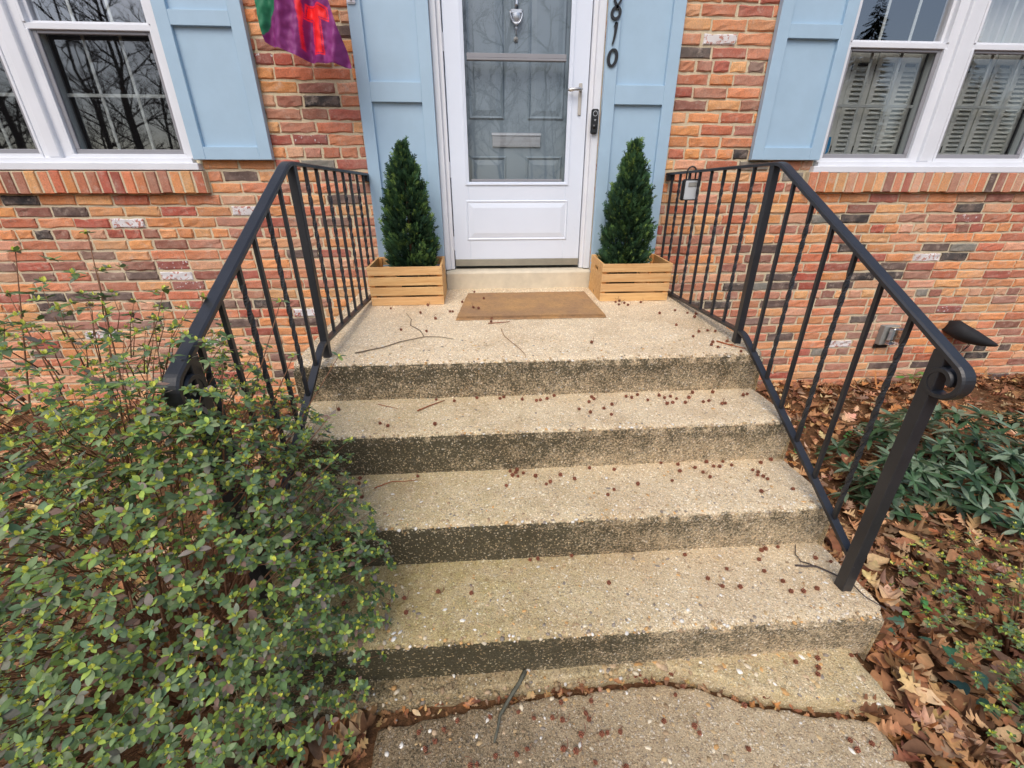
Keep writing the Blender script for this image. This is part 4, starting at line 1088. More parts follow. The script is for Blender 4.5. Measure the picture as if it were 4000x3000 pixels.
for _ in range(9000):                                       # crumbs and needles between the leaves
    x, y = (rl.uniform(1.25, 4.5), -rl.random()*3.0) if rl.random() < .75 else (rl.uniform(-3.2, -.4), -rl.random()*3.0)
    if in_steps(x, y): continue
    z = hgt(x, y)+rl.uniform(.015, .04); a = rl.random()*6.3; l = rl.uniform(.01, .035); d = Vector((cos(a), sin(a), rl.uniform(-.2, .3)))*l; w = Vector((-sin(a), cos(a), .2))*rl.uniform(.001, .004)
    c = rl.choice(DEAD+[lin(150, 72, 40), lin(140, 66, 36)]); lit.add([Vector((x, y, z))-w, Vector((x, y, z))+w, Vector((x, y, z))+d], [(0, 1, 2)], c)
tag(lit.build('leaf_litter', M['dead']), 'deep litter of brown oak leaves over the beds', 'leaf litter', kind='stuff')

def one_leaf(label, x, y, z, L, ang, prof, col, tilt=(0, 0, 1), name='fallen_leaf', cat='leaf', **kw):
    mb = MB(); d = Vector((cos(ang), sin(ang), kw.pop('dz', 0.0))); r = random.Random(int(x*1000)+int(y*7000))
    leaf(mb, prof, -d*L*.5, d, tilt, L, r=r, col=col, col2=tuple(q*.85 for q in col), wob=kw.pop('wob', .03), stalk=kw.pop('stalk', L*.2), **kw)
    return tag(mb.build(name, M['dead'], origin=(x, y, z)), label, cat)
one_leaf('russet oak leaf at the foot of the steps beside the azalea', -.56, -2.175, .055, .16, 2.2, OAK, lin(196, 132, 82), (.1, -.5, 1), curl=.4, fold=.2)
one_leaf('pinkish brown lobed leaf lying in the crack near the lichened stick', -.105, -2.155, .030, .115, -1.9, MAP, lin(172, 122, 104), (0, -.3, 1), curl=.5)
one_leaf('tan lobed leaf under the top of the lichened stick', .020, -2.140, .028, .085, -1.2, MAP, lin(196, 138, 104), (0, -.2, 1))
one_leaf('small tan leaf tip sticking out under the lichened stick', .072, -2.176, .012, .06, -.4, MAP, lin(190, 128, 92))
one_leaf('yellow tan folded leaf on the litter heap by the walkway', -.385, -2.235, .040, .13, -1.5, OVA, lin(208, 158, 84), (.55, 0, 1), fold=.6)
one_leaf('purple brown crumpled leaf on the litter heap by the walkway', -.450, -2.265, .045, .15, .9, OAK, lin(118, 82, 76), (0, -.3, 1), curl=1.2)
one_leaf('grey brown curled leaf at the corner of the walkway', -.385, -2.155, .045, .11, .3, MAP, lin(150, 122, 104), (.3, -.5, 1), curl=1.8)
one_leaf('reddish oak leaf lying on the walkway beside the crack', .690, -2.165, .016, .12, -.5, OAK, lin(160, 100, 74), curl=.2)
one_leaf('long pinkish leaf fragment at the walkway edge beside the large tan leaf', 1.085, -2.262, .022, .15, 2.45, ELL, lin(172, 118, 92), wsc=.6, curl=.5)
one_leaf('large smooth tan oval leaf at the corner of the walkway', 1.205, -2.295, .040, .17, 2.95, OVA, lin(204, 164, 112), (.1, -.3, 1), curl=.3, wsc=1.1)
one_leaf('round olive leaf wedged in the crack', .512, -2.110, .030, .045, 1.4, OVA, lin(168, 156, 106), (0, -.6, 1), wsc=1.4)
one_leaf('round dull leaf lying flat on the walkway among seed cones', .312, -2.226, .006, .048, 1.2, OVA, lin(146, 128, 92), wsc=1.4, curl=0, wob=.005)
one_leaf('brown lobed leaf beside the corner of the lowest step', 1.39, -2.07, .075, .12, 1.4, OAK, lin(158, 112, 84), (0, -.3, 1), curl=.8)
one_leaf('crumpled grey brown leaf standing in the crack', .672, -2.115, .045, .07, .6, MAP, lin(140, 116, 98), (0, -1, .6), curl=2)
one_leaf('pale grey oval leaf lying by the ivy', 1.66, -2.185, .075, .15, .5, OVA, lin(196, 174, 154), (-.1, -.35, 1), wsc=1.15, curl=.2)
one_leaf('cream folded leaf beside the foot slab', 1.385, -2.14, .07, .085, -.1, OVA, lin(222, 204, 168), (0, -.6, 1), fold=.8)
one_leaf('orange brown oak leaf beside the foot of the railing post', 1.57, -1.86, .09, .19, 2.0, OAK, lin(196, 136, 84), (-.2, -.3, 1), curl=.3)
one_leaf('big tan oak leaf lying behind the railing post', 1.60, -1.62, .09, .20, .2, OAK, lin(186, 134, 86), (0, -.3, 1), curl=.5)
one_leaf('long brown oak leaf lying toward the small azalea', 1.56, -2.03, .08, .20, -.8, OAK, lin(160, 112, 82), (0, -.2, 1), curl=.6)
one_leaf('crisp brown leaf heaped between crate and doormat', -.205, -.285, zland(-.285)+.03, .10, .6, MAP, lin(150, 104, 84), (.2, -.8, .8), curl=1.5)
one_leaf('tan curled leaf standing against the crate by the doormat', -.225, -.335, zland(-.335)+.035, .085, 1.3, OVA, lin(196, 162, 108), (.8, -.6, .4), curl=1.0)
one_leaf('thin brown leaf blown onto the corner of the doormat', -.150, -.245, zland(-.245)+.035, .09, .2, OAK, lin(146, 102, 86), (0, -.4, 1))
one_leaf('thin brown leaf in front of the crate on the hinge side', -.30, -.445, zland(-.445)+.008, .075, .1, ELL, lin(168, 112, 84), wsc=.5)
one_leaf('small lime green leaf in the middle of the landing', -.089, -.853, zland(-.853)+.006, .034, .2, OVA, lin(176, 190, 80))
one_leaf('small green leaf on the landing near the railing', -.553, -.937, zland(-.937)+.008, .042, .4, OVA, lin(126, 150, 70), (0, -.5, 1))
one_leaf('narrow brown leaf in the middle of the landing', -.051, -.943, zland(-.943)+.006, .065, .0, ELL, lin(132, 84, 58), wsc=.55)
one_leaf('yellow green leaf on the first step below the landing', .735, -1.285, .637, .042, .1, OVA, lin(200, 206, 70), (0, -.5, 1))
one_leaf('small green leaf on the lowest full step', 1.075, -1.835, .232, .04, .9, OVA, lin(96, 150, 60), (0, -.3, 1))
one_leaf('yellow green round leaf on the lowest full step', .735, -1.985, .226, .028, .9, OVA, lin(176, 168, 96), wsc=1.4)
one_leaf('olive leaf lying under the middle riser', .235, -1.815, .236, .04, .9, OVA, lin(186, 164, 100), (0, -.4, 1), wsc=1.2)

# ------------------------------------------------------------------ twigs
def twig(label, paths, r0=.003, col=lin(120, 92, 76), name='twig'):
    mb = MB(); o = Vector(paths[0][0])
    for k, P_ in enumerate(paths):
        pts = []
        for a, b in zip(P_, P_[1:]):
            for t in (0, .5): pts.append(Vector(a).lerp(Vector(b), t)+Vector((rl.gauss(0, .0015), rl.gauss(0, .0015), 0)))
        pts.append(Vector(P_[-1])); n = len(pts)
        mb.tube([p+Vector((0, 0, r0)) for p in pts], [r0*(1-.6*i/n)*(1 if k == 0 else .7) for i in range(n)], 5, tuple(c*rl.uniform(.85, 1.1) for c in col))
    return tag(mb.build(name, M['bark'], origin=tuple(o)), label, 'twig')
LZ = lambda x, y: (x, y, zland(y)+.002)
twig('forked dry twig on the landing in front of the crate', [[LZ(*p) for p in ((-.605, -1.131), (-.487, -1.069), (-.42, -1.006), (-.314, -.946), (-.227, -.954), (-.164, -.986))], [LZ(*p) for p in ((-.314, -.946), (-.345, -.853), (-.407, -.777), (-.418, -.679), (-.467, -.558))]], .0032, lin(128, 108, 96))
twig('thin bent twig reaching the edge of the landing', [[LZ(*p) for p in ((.075, -.847), (.093, -.96), (.138, -1.081), (.175, -1.189), (.174, -1.235))]], .0019, lin(160, 120, 92))
twig('dark branching twig lying behind the railing post', [[(x, y, .228) for x, y in ((1.118, -1.905), (1.187, -1.916), (1.238, -1.965), (1.256, -2.004), (1.263, -2.051), (1.29, -2.10))], [(x, y, .228) for x, y in ((1.187, -1.916), (1.151, -1.889), (1.152, -1.852), (1.188, -1.808))]], .0038, lin(82, 72, 70))
twig('lichened dark stick lying across the crack onto the walkway', [[(.096, -2.105, .046), (.049, -2.16, .022), (.009, -2.209, .010), (-.012, -2.276, .004)]], .0078, lin(92, 92, 88), 'stick')
twig('reddish catkin stem on the first step below the landing', [[(-.31, -1.335, .632), (-.26, -1.29, .633), (-.20, -1.245, .633)]], .0032, lin(150, 78, 52))
twig('thin reddish stem on the first step near the railing', [[(-.50, -1.255, .632), (-.45, -1.285, .632), (-.40, -1.31, .632)]], .0016, lin(160, 88, 60))
twig('thin reddish stem lying on the middle step', [[(-.46, -1.60, .427), (-.40, -1.562, .427), (-.30, -1.556, .427)]], .002, lin(158, 84, 58))
twig('thin brown stem on the landing near the doormat', [[LZ(.01, -.772), LZ(.09, -.757), LZ(.13, -.748)]], .003, lin(150, 84, 60))
twig('brushy red stem on the landing at the railing post', [[LZ(1.13, -1.09), LZ(1.17, -1.14), LZ(1.22, -1.19)], [LZ(1.17, -1.14), LZ(1.20, -1.13)]], .0035, lin(164, 86, 46))

# ------------------------------------------------------------------ seed cones
CONES = {
    'land': [(-0.57,-0.472),(-0.38,-0.568),(-0.283,-0.674),(-0.446,-0.84),(-0.311,-0.87),(-0.21,-0.553),(-0.194,-0.554),(0.031,-0.697),(0.027,-0.742),(-0.355,-0.422),(0.819,-0.424),(0.849,-0.406),(0.824,-0.478),(0.866,-0.452),(0.877,-0.49),(0.976,-0.439),(1.012,-0.657),(1.124,-0.611),(1.178,-0.659),(1.219,-0.68),(1.186,-0.734),(1.027,-0.856),(1.103,-0.96),(1.156,-0.946),(1.193,-0.957),(1.044,-1.022),(1.105,-1.102),(1.081,-1.135),(1.1,-1.162),(1.181,-1.095),(1.182,-1.218),(0.511,-1.072)],
    'mat': [(-0.072,-0.218),(-0.011,-0.37),(-0.142,-0.442),(-0.072,-0.553),(-0.042,-0.572)],
    't1': [(-0.659,-1.302),(-0.449,-1.438),(-0.413,-1.46),(-0.223,-1.459),(-0.24,-1.233),(-0.156,-1.253),(-0.053,-1.23),(0.054,-1.243),(0.072,-1.23),(0.156,-1.258),(0.22,-1.275),(0.239,-1.27),(0.271,-1.259),(0.309,-1.231),(0.481,-1.257),(0.486,-1.277),(0.457,-1.305),(0.398,-1.37),(0.44,-1.402),(0.508,-1.371),(0.554,-1.336),(0.525,-1.429),(0.643,-1.261),(0.665,-1.276),(0.702,-1.248),(0.731,-1.304),(0.801,-1.262),(0.817,-1.287),(0.85,-1.275),(0.868,-1.3),(0.805,-1.345),(0.833,-1.339),(0.891,-1.341),(0.93,-1.295),(0.971,-1.244),(0.929,-1.295),(0.891,-1.34),(0.976,-1.34),(1.006,-1.332),(1.068,-1.247),(1.052,-1.362),(1.069,-1.359),(1.197,-1.285),(1.221,-1.277)],
    't2': [(-0.536,-1.53),(-0.531,-1.564),(-0.539,-1.585),(-0.651,-1.544),(-0.662,-1.573),(-0.601,-1.599),(-0.606,-1.625),(-0.497,-1.649),(-0.301,-1.532),(-0.667,-1.696),(0.083,-1.524),(0.112,-1.517),(0.105,-1.536),(0.091,-1.553),(0.113,-1.561),(0.137,-1.541),(0.186,-1.564),(0.29,-1.564),(0.223,-1.619),(0.241,-1.606),(0.062,-1.618),(0.343,-1.594),(0.422,-1.524),(0.523,-1.542),(0.485,-1.671),(0.452,-1.7),(0.59,-1.644),(0.74,-1.508),(0.808,-1.525),(0.795,-1.572),(0.737,-1.631),(0.871,-1.552),(0.889,-1.586),(0.903,-1.618),(0.955,-1.548),(0.939,-1.516),(1.013,-1.517),(0.979,-1.552),(1.036,-1.545),(1.171,-1.538),(1.23,-1.518),(1.106,-1.584),(1.12,-1.6),(1.105,-1.62),(1.123,-1.63),(1.131,-1.647),(1.057,-1.721),(1.191,-1.715)],
    't3': [(-0.505,-1.955),(-0.355,-1.973),(-0.306,-1.946),(-0.291,-2.001),(-0.193,-1.929),(-0.078,-1.941),(0.14,-1.812),(0.17,-1.809),(0.3,-1.803),(0.733,-1.828),(1.033,-1.792),(1.002,-1.868),(1.057,-1.821),(1.037,-1.827),(1.113,-1.814),(0.858,-1.902),(0.989,-1.92),(0.767,-1.938),(0.802,-1.973),(0.863,-1.98),(1.028,-1.967),(1.028,-2.009),(1.072,-2.011),(1.126,-2.004),(1.22,-1.876),(1.265,-1.895),(0.408,-1.933)],
    'slab': [(1.007,-2.133),(1.09,-2.126),(1.069,-2.155),(1.052,-2.175),(1.212,-2.124)],
    'walk': [(0.273,-2.119),(0.335,-2.111),(0.356,-2.106),(0.467,-2.117),(0.483,-2.114),(0.524,-2.132),(0.499,-2.13),(0.589,-2.118),(0.701,-2.147),(0.858,-2.206),(0.891,-2.203),(0.962,-2.213),(0.977,-2.222),(0.786,-2.166),(0.576,-2.183),(0.614,-2.156),(0.78,-2.227),(0.509,-2.253),(0.596,-2.272),(0.603,-2.29),(0.3,-2.182),(0.275,-2.216),(0.281,-2.232),(0.248,-2.271),(0.31,-2.273),(0.328,-2.271),(0.367,-2.271),(0.192,-2.302),(0.224,-2.31),(0.274,-2.339),(0.726,-2.338),(1.038,-2.337),(1.039,-2.361),(1.094,-2.349),(0.358,-2.355),(-0.023,-2.206),(0.112,-2.218),(0.169,-2.221),(0.199,-2.229),(0.203,-2.18),(0.171,-2.123),(0.083,-2.295),(0.052,-2.306),(-0.124,-2.209),(-0.163,-2.23),(-0.238,-2.232),(-0.186,-2.259),(-0.213,-2.276),(-0.062,-2.322),(-0.081,-2.324),(-0.009,-2.306),(-0.402,-2.282),(0.066,-2.198),(0.188,-2.302)],
}
def cone_mesh(seed):
    r = random.Random(seed); mb = MB(); R, N = 9, 14; V, Cc = [], []
    for i in range(R+1):
        th = pi*i/R
        for j in range(N):
            ph_ = 2*pi*j/N; g_ = .74 if (i % 2 == 0 and 0 < i < R) else 1.0
            q = 1+.10*sin(3*ph_+seed+i)
            rr = .0082*g_*q*(1+r.uniform(-.03, .03)); V.append((rr*sin(th)*cos(ph_)*.98, rr*sin(th)*sin(ph_)*.98, rr*cos(th)*.92))
            b = lin(164, 106, 82) if g_ == 1.0 else lin(66, 38, 28); Cc.append(b)
    mb.add(V, [(i*N+j, i*N+(j+1) % N, (i+1)*N+(j+1) % N, (i+1)*N+j) for i in range(R) for j in range(N)], Cc, False)
    if seed % 3:
        p = Vector((0, 0, -.007)); q = [p+Vector((.004*k*cos(k*.3), .004*k*sin(k*.25), -.001*k)) for k in range(7)]; mb.tube(q, [.0009]*7, 4, lin(130, 84, 64))
    return mb.mesh('seed_cone', M['cone'])
CM = [cone_mesh(s) for s in range(1, 8)]
WHERE = dict(land=('small reddish brown seed cone lying on the top landing', lambda x, y: zland(y)), mat=('small reddish brown seed cone lying on the doormat', lambda x, y: zland(y)+.021),
    t1=('small reddish brown seed cone on the first step below the landing', lambda x, y: .625+(y+1.53)*.018), t2=('small reddish brown seed cone on the middle step', lambda x, y: .42+(y+1.82)*.0135),
    t3=('small reddish brown seed cone on the lowest full step', lambda x, y: .22+(y+2.112)*.014), slab=('small reddish brown seed cone on the broken foot slab', lambda x, y: .04), walk=('small reddish brown seed cone on the walkway or in its crack', lambda x, y: 0.0))
for key, pts in CONES.items():
    lab, zf_ = WHERE[key]
    for x, y in pts:
        o = bpy.data.objects.new('seed_cone', rl.choice(CM)); C.objects.link(o); k = rl.uniform(.82, 1.12)
        zz = zf_(x, y)
        if key == 'walk' and abs(y-front(x)+.018) < .012: zz -= .012
        o.location = (x, y, zz+.0072*k); o.rotation_euler = (rl.uniform(1.0, 2.1), rl.uniform(-.5, .5), rl.random()*6.3); o.scale = (k, k, k)
        ext = ', azalea side' if x < -.1 else (', middle part' if x < .6 else ', scroll railing side')
        tag(o, lab+ext, 'seed cone', 'seed cones: '+lab.split('seed cone ')[1]+ext)
# ------------------------------------------------------------------ azalea bushes
def azalea(name, label, whorls, stems, keep, group=None, lsz=(.014, .0265), vis=lambda p: True, seed=2, buds=.8, purple=.18):
    """whorls: list of (point, direction, size factor). The `keep` leaves that show largest are parts of their own"""
    r = random.Random(seed); b = tag(empty(name, (whorls[0][0][0], whorls[0][0][1], 0)), label, 'bush', group); off = Vector(b.location)
    leaves, bm_ = [], MB()
    for p, dr, sz in whorls:
        p = Vector(p); dr = Vector(dr).normalized(); a0 = r.random()*6.3
        u = dr.cross(Vector((.3, .2, 1))); u = u.normalized() if u.length > .05 else Vector((1, 0, 0)); w = dr.cross(u)
        n = r.randint(5, 8); g_ = r.random()
        for i in range(n):
            a = a0+i*2.4+r.uniform(-.25, .25); lift = r.uniform(.05, .65)-(.25 if i > 4 else 0); d = (u*cos(a)+w*sin(a)+dr*lift).normalized()
            L = r.uniform(*lsz)*sz*(1.0 if i > 2 else .75)
            if r.random() < purple: c = r.choice((lin(124, 124, 108), lin(134, 124, 114), lin(112, 110, 98), lin(140, 114, 100), lin(122, 130, 110)))
            else: c = r.choice((lin(104, 128, 78), lin(90, 116, 70), lin(118, 142, 92), lin(98, 118, 86), lin(120, 146, 78), lin(100, 126, 92), lin(132, 148, 106)))
            if i < 2 and r.random() < .5: c = lin(160, 182, 84)
            k = r.uniform(.8, 1.15); c = tuple(q*k for q in c)
            nn = dr-d*.2+Vector((r.gauss(0, .2), r.gauss(0, .2), .5))
            leaves.append((p+d*L*.08, d, nn, L, c, r.uniform(-.1, .3), r.uniform(-.5, .1), r.uniform(.85, 1.15)))
        if r.random() < buds:
            for i in range(r.randint(2, 4)):
                a = r.random()*6.3; d = (u*cos(a)*.35+w*sin(a)*.35+dr).normalized(); L = r.uniform(.008, .014)*sz
                leaf(bm_, ELL, p, d, u*cos(a)+w*sin(a), L, fold=.5, col=lin(228, 226, 120), col2=lin(208, 212, 84))
    def score(l):
        t = pix(l[0])
        if not t or not (0 < t[0] < 4000 and 0 < t[1] < 3000) or not vis(l[0]): return 0
        return l[3]/t[2]*(1.2 if l[2].dot(CAM-l[0]) > 0 else .6)
    order_ = sorted(range(len(leaves)), key=lambda i: -score(leaves[i])); pk = set(order_[:keep]); rest_ = MB()
    for i, (p, d, nn, L, c, fo_, be, ws) in enumerate(leaves):
        mb = MB() if i in pk else rest_
        leaf(mb, ELL, p, d, nn, L, fold=fo_, bend=be, col=c, col2=tuple(q*1.06 for q in c), wsc=ws)
        if i in pk:
            o = mb.build('leaf', M['azalea'], b); o.location = -off
    o = tag(rest_.build('foliage', M['azalea'], b), kind='stuff'); o.location = -off
    o = tag(bm_.build('buds', M['azalea'], b), kind='stuff'); o.location = -off
    sm_ = MB()
    for P_, r0 in stems:
        n = len(P_); sm_.tube(P_, [r0*(1-.7*i/(n-1)) for i in range(n)], 5, lin(136, 100, 78))
    o = tag(sm_.build('stems', M['bark'], b), kind='stuff'); o.location = -off
    return b
def bush_points(c, rad, n, r, inner, zmin, keepfn=None):
    out, stems = [], []
    c = Vector(c)
    while len(out) < n:
        v = Vector((r.gauss(0, 1), r.gauss(0, 1), r.gauss(0, 1))).normalized()
        if v.z < -.25: continue
        s = 1-inner*r.random()**1.6
        lump = 1+.13*noise.noise(v*2.3+c)+.07*noise.noise(v*5.5+c)
        p = c+Vector((v.x*rad[0], v.y*rad[1], v.z*rad[2]))*s*lump
        if p.z < zmin: continue
        if keepfn and not keepfn(p): continue
        d = (v*.75+Vector((0, 0, .75))+Vector((r.gauss(0, .25), r.gauss(0, .25), 0))).normalized()
        out.append((p, d, 1.0))
        if r.random() < .30:
            ax = Vector((c.x, c.y, max(.05, p.z-.25*rad[2]))); q = p.lerp(ax, r.uniform(.18, .42))-Vector((0, 0, .04*rad[2]))
            stems.append(([q, q.lerp(p, .5)+Vector((r.gauss(0, .012), r.gauss(0, .012), .008)), p], .0016))
    for i in range(12):
        v = Vector((max(-.8, min(.6, r.gauss(0, .5))), max(-.7, min(.7, r.gauss(0, .5))), 0)); root = Vector((c.x+v.x*.2*rad[0], c.y+v.y*.2*rad[1], -.02)); p = c+Vector((v.x*rad[0]*.7, v.y*rad[1]*.7, rad[2]*r.uniform(.3, .6)))
        stems.append(([root, root.lerp(p, .5)+Vector((r.gauss(0, .05), r.gauss(0, .05), .05)), p], .006))
    return out, stems
rz = random.Random(77)
bc, brd = (-.93, -2.02, .20), (.58, .60, 1.05)
def kept(p):
    return (p-CAM).length > .60
W_, S_ = bush_points(bc, brd, 3900, rz, .42, .06, kept)
# skirt of low branches spilling over the lowest step
for _ in range(200):
    p = Vector((rz.uniform(-.80, -.47), rz.uniform(-2.55, -1.78), rz.uniform(.22, .62)))
    if kept(p): W_.append((p, (.6+rz.gauss(0, .3), rz.gauss(-.2, .3), .8), .85))
ext, exs = bush_points((-.70, -2.17, .90), (.20, .16, .25), 230, rz, .7, .4, kept)
W_ += ext; S_ += exs[:40]
# long shoots standing above the mound: pixel-measured tips
SHOOTS = [(-.95, -1.85, 1.40), (-.60, -1.72, 1.20), (-.735, -1.84, 1.24), (-1.12, -1.86, 1.36), (-.47, -1.70, 1.02), (-.56, -1.80, 1.06), (-.83, -1.90, 1.20), (-.66, -1.95, 1.12), (-1.30, -1.75, 1.24), (-1.02, -1.80, 1.20), (-.46, -1.88, .90), (-.44, -1.95, .80), (-.40, -2.02, .72), (-.38, -2.1, .62), (-.90, -2.0, 1.17)]
for t in SHOOTS:
    t = Vector(t); root = Vector((-1.0+(t.x+1.0)*.35, -2.15+(t.y+2.15)*.35, .35)); mid_ = root.lerp(t, .6)+Vector((rz.gauss(0, .03), rz.gauss(0, .03), .03))
    S_.append(([root, root.lerp(mid_, .5), mid_, mid_.lerp(t, .5), t], .0036)); W_.append((t, (rz.gauss(0, .2), rz.gauss(0, .2), 1), 1.05)); W_.append((mid_.lerp(t, .62), (rz.gauss(0, .5), rz.gauss(0, .5), .8), .8)); W_.append((mid_.lerp(t, .4), (rz.gauss(0, .5), rz.gauss(0, .5), .8), .7)); W_.append((mid_.lerp(t, .2), (rz.gauss(0, .5), rz.gauss(0, .5), .8), .8))
azalea('azalea_bush', 'large azalea bush with yellow buds crowding the iron railing', W_, S_, 290, seed=4)
# brown leaves caught in it
one_leaf('big russet oak leaf caught in the front of the large azalea', -.506, -2.526, .791, .190, .95, OAK, lin(196, 122, 66), (.30, -.62, .70), curl=.15, wsc=.95, dz=.45)
one_leaf('russet oak leaf half hidden above the biggest one in the azalea', -.550, -2.485, .919, .115, 1.7, OAK, lin(172, 106, 74), (.25, -.70, .65), dz=.3)
one_leaf('pale tan leaf caught in the upper azalea', -.80, -2.25, 1.14, .12, .3, OVA, lin(206, 156, 106), (.1, -.7, .7))
one_leaf('grey brown leaf caught below the top of the azalea', -.685, -2.245, 1.06, .10, 2.6, MAP, lin(150, 122, 112), (.1, -.8, .6))
one_leaf('whitish crumpled leaf caught at the edge of the azalea', -.725, -2.50, .81, .065, .4, ELL, lin(196, 180, 172), (.1, -.8, .5), curl=2.0)
one_leaf('orange tan leaf caught in the middle of the azalea', -.66, -2.31, 1.01, .12, .2, OAK, lin(196, 136, 92), (0, -.8, .6))
one_leaf('brown leaf caught low in the front of the azalea', -.70, -2.51, .74, .10, .7, OVA, lin(176, 128, 88), (.2, -.8, .5))
# smaller azalea at the right edge of the beds
W2, S2 = bush_points((1.86, -2.12, -.02), (.42, .40, .46), 420, rz, .6, .05, lambda p: (p-CAM).length > .7 and p.x > 1.36)
W2b, S2b = bush_points((1.62, -2.42, -.05), (.26, .26, .50), 240, rz, .5, .05, lambda p: (p-CAM).length > .7 and p.x > 1.33)
azalea('azalea_bush', 'small leaved azalea with sparse twigs beside the walkway', W2+W2b, S2+S2b, 60, lsz=(.010, .020), seed=9, purple=.05)
# broad dark evergreen with lance-shaped leaves by the wall
def laurel(label, c, rad, n, seed):
    r = random.Random(seed); b = tag(empty('laurel_shrub', (c[0], c[1], 0)), label, 'shrub'); off = Vector(b.location)
    pts, st = bush_points(c, rad, n, r, .55, .03); allv = []
    for p, d, _ in pts:
        u = d.cross(Vector((.2, .1, 1))).normalized(); w = d.cross(u)
        for i in range(r.randint(6, 9)):
            a = i*2.4+r.uniform(-.3, .3); dd = (u*cos(a)+w*sin(a)+d*r.uniform(-.15, .7)).normalized(); L = r.uniform(.055, .105)
            c_ = r.choice((lin(52, 78, 50), lin(60, 90, 58), lin(76, 104, 72), lin(46, 68, 44), lin(104, 124, 98), lin(122, 140, 116)))
            allv.append((p, dd, d+Vector((0, 0, .6)), L, c_, r.uniform(0, .35), r.uniform(-.5, .1)))
    sc_ = lambda l: (lambda t: l[3]/t[2] if t and 0 < t[0] < 4000 and 0 < t[1] < 3000 else 0)(pix(l[0]))
    pk = set(sorted(range(len(allv)), key=lambda i: -sc_(allv[i]))[:130]); rest_ = MB()
    for i, (p, dd, nn, L, c_, fo_, be) in enumerate(allv):
        mb = MB() if i in pk else rest_
        leaf(mb, LAN, p, dd, nn, L, fold=fo_, bend=be, col=c_, wsc=1.0)
        if i in pk: mb.build('leaf', M['laurel'], b).location = -off
    tag(rest_.build('foliage', M['laurel'], b), kind='stuff').location = -off
    s_ = MB()
    for P_, r0 in st: s_.tube(P_, [r0*1.3*(1-.6*i/3) for i in range(4)], 5, lin(104, 82, 66))
    tag(s_.build('stems', M['bark'], b), kind='stuff').location = -off
laurel('dark laurel shrub with long glossy leaves behind the scroll of the railing', (2.62, -1.22, -.02), (.82, .44, .46), 240, 15)
laurel('small dark laurel sprig growing between the railing and the shrub', (1.98, -1.38, -.05), (.20, .16, .30), 16, 25)
# ivy at the corner and a weed at the wall
def creeper(name, label, cat, pts, L, cols, prof, seed, mat='laurel', lift=.02):
    r = random.Random(seed); b = tag(empty(name, (pts[0][0], pts[0][1], 0)), label, cat); off = Vector(b.location)
    st = MB()
    for i, (x, y, z) in enumerate(pts):
        mb = MB(); a = r.random()*6.3; d = Vector((cos(a), sin(a), r.uniform(-.1, .25))); l = L*r.uniform(.75, 1.2)
        leaf(mb, prof, Vector((x, y, z+lift)), d, (r.gauss(0, .25), r.gauss(-.3, .2), 1), l, curl=-.3, fold=.1, bend=-.2, col=tuple(q*r.uniform(.85, 1.15) for q in r.choice(cols)))
        mb.build('leaf', M[mat], b).location = -off
        if i: st.tube([pts[i-1], ((x+pts[i-1][0])/2, (y+pts[i-1][1])/2, z+.012), (x, y, z+lift)], .0016, 4, lin(92, 74, 56))
    st.build('stem', M['bark'], b).location = -off
rv = random.Random(3)
creeper('ivy', 'dark green ivy trailing over litter beside the walkway corner', 'ivy', [(1.46+.055*i+rv.gauss(0, .05), -2.33-.012*i+rv.gauss(0, .05), .06) for i in range(16)], .065, [lin(34, 62, 50), lin(44, 74, 58), lin(30, 54, 46)], IVY, 41)
creeper('ivy', 'short ivy runner beside the lowest riser', 'ivy', [(1.40+.02*i+rv.gauss(0, .03), -2.02-.035*i, .075) for i in range(7)], .045, [lin(44, 84, 66), lin(56, 98, 74)], IVY, 43)
creeper('weed', 'bright green weed growing at the foot of the brick wall', 'weed', [(3.50+rv.gauss(0, .07), -.10+rv.gauss(0, .03), hgt(3.5, -.1)+.05+rv.random()*.06) for i in range(13)], .055, [lin(96, 140, 64), lin(112, 156, 74)], OVA, 45, 'azalea')
for k_, (x, y, lb) in enumerate(((2.0, -.62, 'clover sprig in the litter, nearest the landing corner'), (2.32, -.78, 'clover sprig in the litter, farther from the landing corner'), (1.82, -.95, 'clover sprig in the litter beside the middle step'), (1.55, -2.02, 'young azalea shoot standing in the oak leaves by the post'))):
    creeper('clover' if k_ < 3 else 'seedling', lb, 'weed', [(x+rv.gauss(0, .035), y+rv.gauss(0, .03), hgt(x, y)+.04+.02*rv.random()+(.05 if k_ == 3 else 0)) for i in range(8)], .03, [lin(90, 150, 84), lin(110, 160, 80)], OVA, 50+k_, 'azalea')
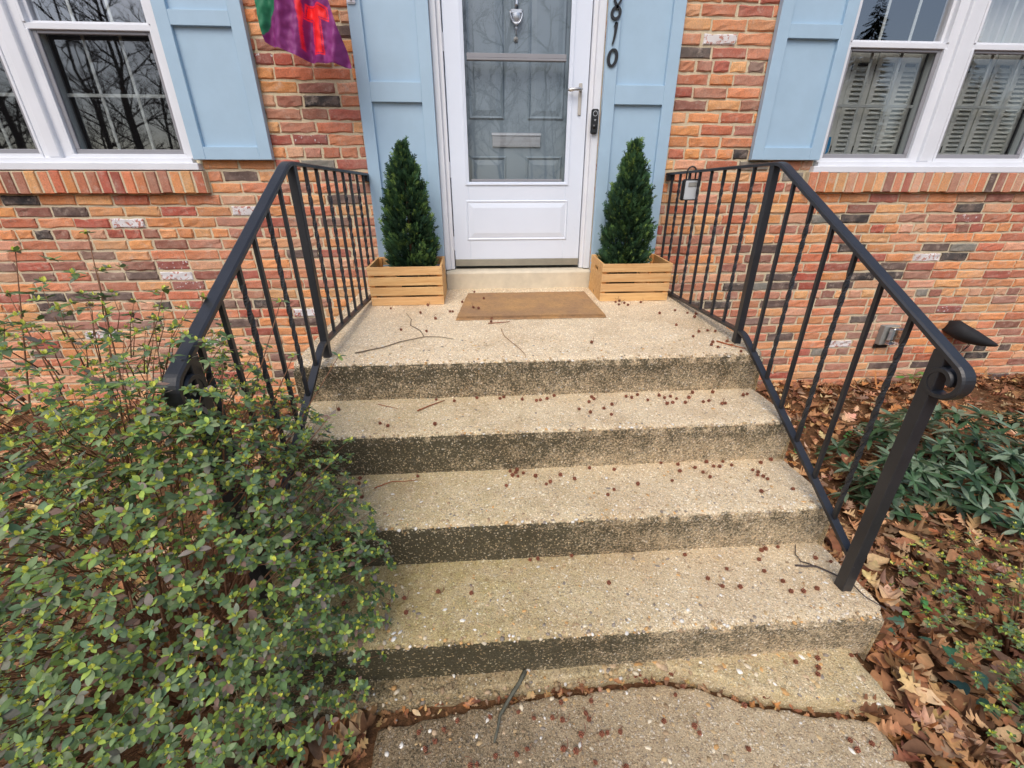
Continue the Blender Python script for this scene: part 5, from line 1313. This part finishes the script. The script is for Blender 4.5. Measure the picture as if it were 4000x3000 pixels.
# orange-brown cedar litter caught in the azalea
# ------------------------------------------------------------------ trees across the street, seen mirrored in the glass
def bare_tree(seed, H, spread):
    r = random.Random(seed); tr, br = MB(), MB(); col = lin(74, 64, 58)
    pts = [Vector((0, 0, 0))]
    for i in range(1, 9): pts.append(pts[-1]+Vector((r.gauss(0, .05), r.gauss(0, .05), .115))*H)
    for i, p in enumerate(pts): p.x *= .25; p.y *= .25
    tr.tube(pts, [H*.0095*(1-.095*i) for i in range(9)], 8, col)
    def grow(p, d, L, rad, lev):
        q = p; dd = d.copy(); P_ = [p]; n = 3
        for i in range(n): dd = (dd+Vector((r.gauss(0, .16), r.gauss(0, .16), r.gauss(.07, .1)))).normalized(); q = q+dd*L/n; P_.append(q)
        br.tube(P_, [rad*(1-.55*i/n) for i in range(n+1)], 4 if lev > 1 else 3, col, False)
        if lev == 0: return
        for i in range((5, 4, 4, 3)[4-lev] if lev < 5 else 5):
            t = r.uniform(.3, 1.0); k = min(n-1, int(t*n)); s = P_[k].lerp(P_[k+1], t*n-k)
            o = Vector((r.gauss(0, 1), r.gauss(0, 1), r.gauss(0, .6))); o = (o-dd*o.dot(dd)).normalized()
            grow(s, (dd*.75+o*.75+Vector((0, 0, .15))).normalized(), L*r.uniform(.5, .72), rad*.5, lev-1)
    for i in range(13):
        k = 2+int(i*6/13); a = i*2.4+r.uniform(-.4, .4)
        grow(pts[k].lerp(pts[min(k+1, 8)], r.random()), Vector((cos(a), sin(a), r.uniform(.35, .9))).normalized(), H*spread*r.uniform(.7, 1.1)*(1-.06*k), H*.0036, 3)
    return tr.mesh('trunk', M['bark']), br.mesh('branches', M['bark'])
def conifer(seed, H):
    r = random.Random(seed); tr, cr = MB(), MB()
    tr.tube([(0, 0, 0), (0, 0, H*.95)], [H*.016, H*.002], 6, lin(70, 58, 48))
    for i in range(900):
        h = r.random()**.8; a = r.random()*6.3; R = H*.21*(1-h)**.85*r.uniform(.6, 1.15)+.1; z = H*(.1+.9*h)
        o = Vector((cos(a), sin(a), 0)); p = o*R*.25+Vector((0, 0, z)); q = o*R+Vector((0, 0, z-R*.22)); w = Vector((-sin(a), cos(a), 0))*R*.16
        cr.add([p-w*.5, p+w*.5, q+w, q+o*R*.15, q-w], [(0, 1, 2, 3, 4)], tuple(c*r.uniform(.7, 1.2) for c in lin(40, 58, 44)))
    return tr.mesh('trunk', M['bark']), cr.mesh('crown', M['cedar'])
PROT = [bare_tree(s, h, sp) for s, h, sp in ((101, 24, .17), (102, 27, .14), (103, 22, .18), (104, 25, .16))]
CON = [conifer(5, 10.5), conifer(6, 12.5)]
rt = random.Random(19)
def plant(name, proto, x, y, k, label, group, crown):
    t = tag(empty(name, (x, y, -.06)), label, 'tree', group); t.rotation_euler = (0, 0, rt.random()*6.3); t.scale = (k, k, k)
    for me, nm in zip(proto, ('trunk', crown)):
        o = bpy.data.objects.new(nm, me); C.objects.link(o); o.parent = t
        if nm in ('branches', 'crown'): o['kind'] = 'stuff'
for i in range(56):
    x = -74+i*1.75+rt.uniform(-1.2, 1.2); y = -34-rt.random()*30
    plant('bare_tree', PROT[i % 4], x, y, rt.uniform(.85, 1.12)*(1 if x < 4 else .7), 'leafless tree across the street, mirrored in the window glass', 'leafless trees across the street', 'branches')
for i in range(20):
    plant('conifer_tree', CON[i % 2], 20+i*1.9+rt.uniform(-.8, .8), -27-rt.random()*8, rt.uniform(.8, 1.12), 'dark conifer across the street, mirrored in the window glass', 'conifers across the street', 'crown')
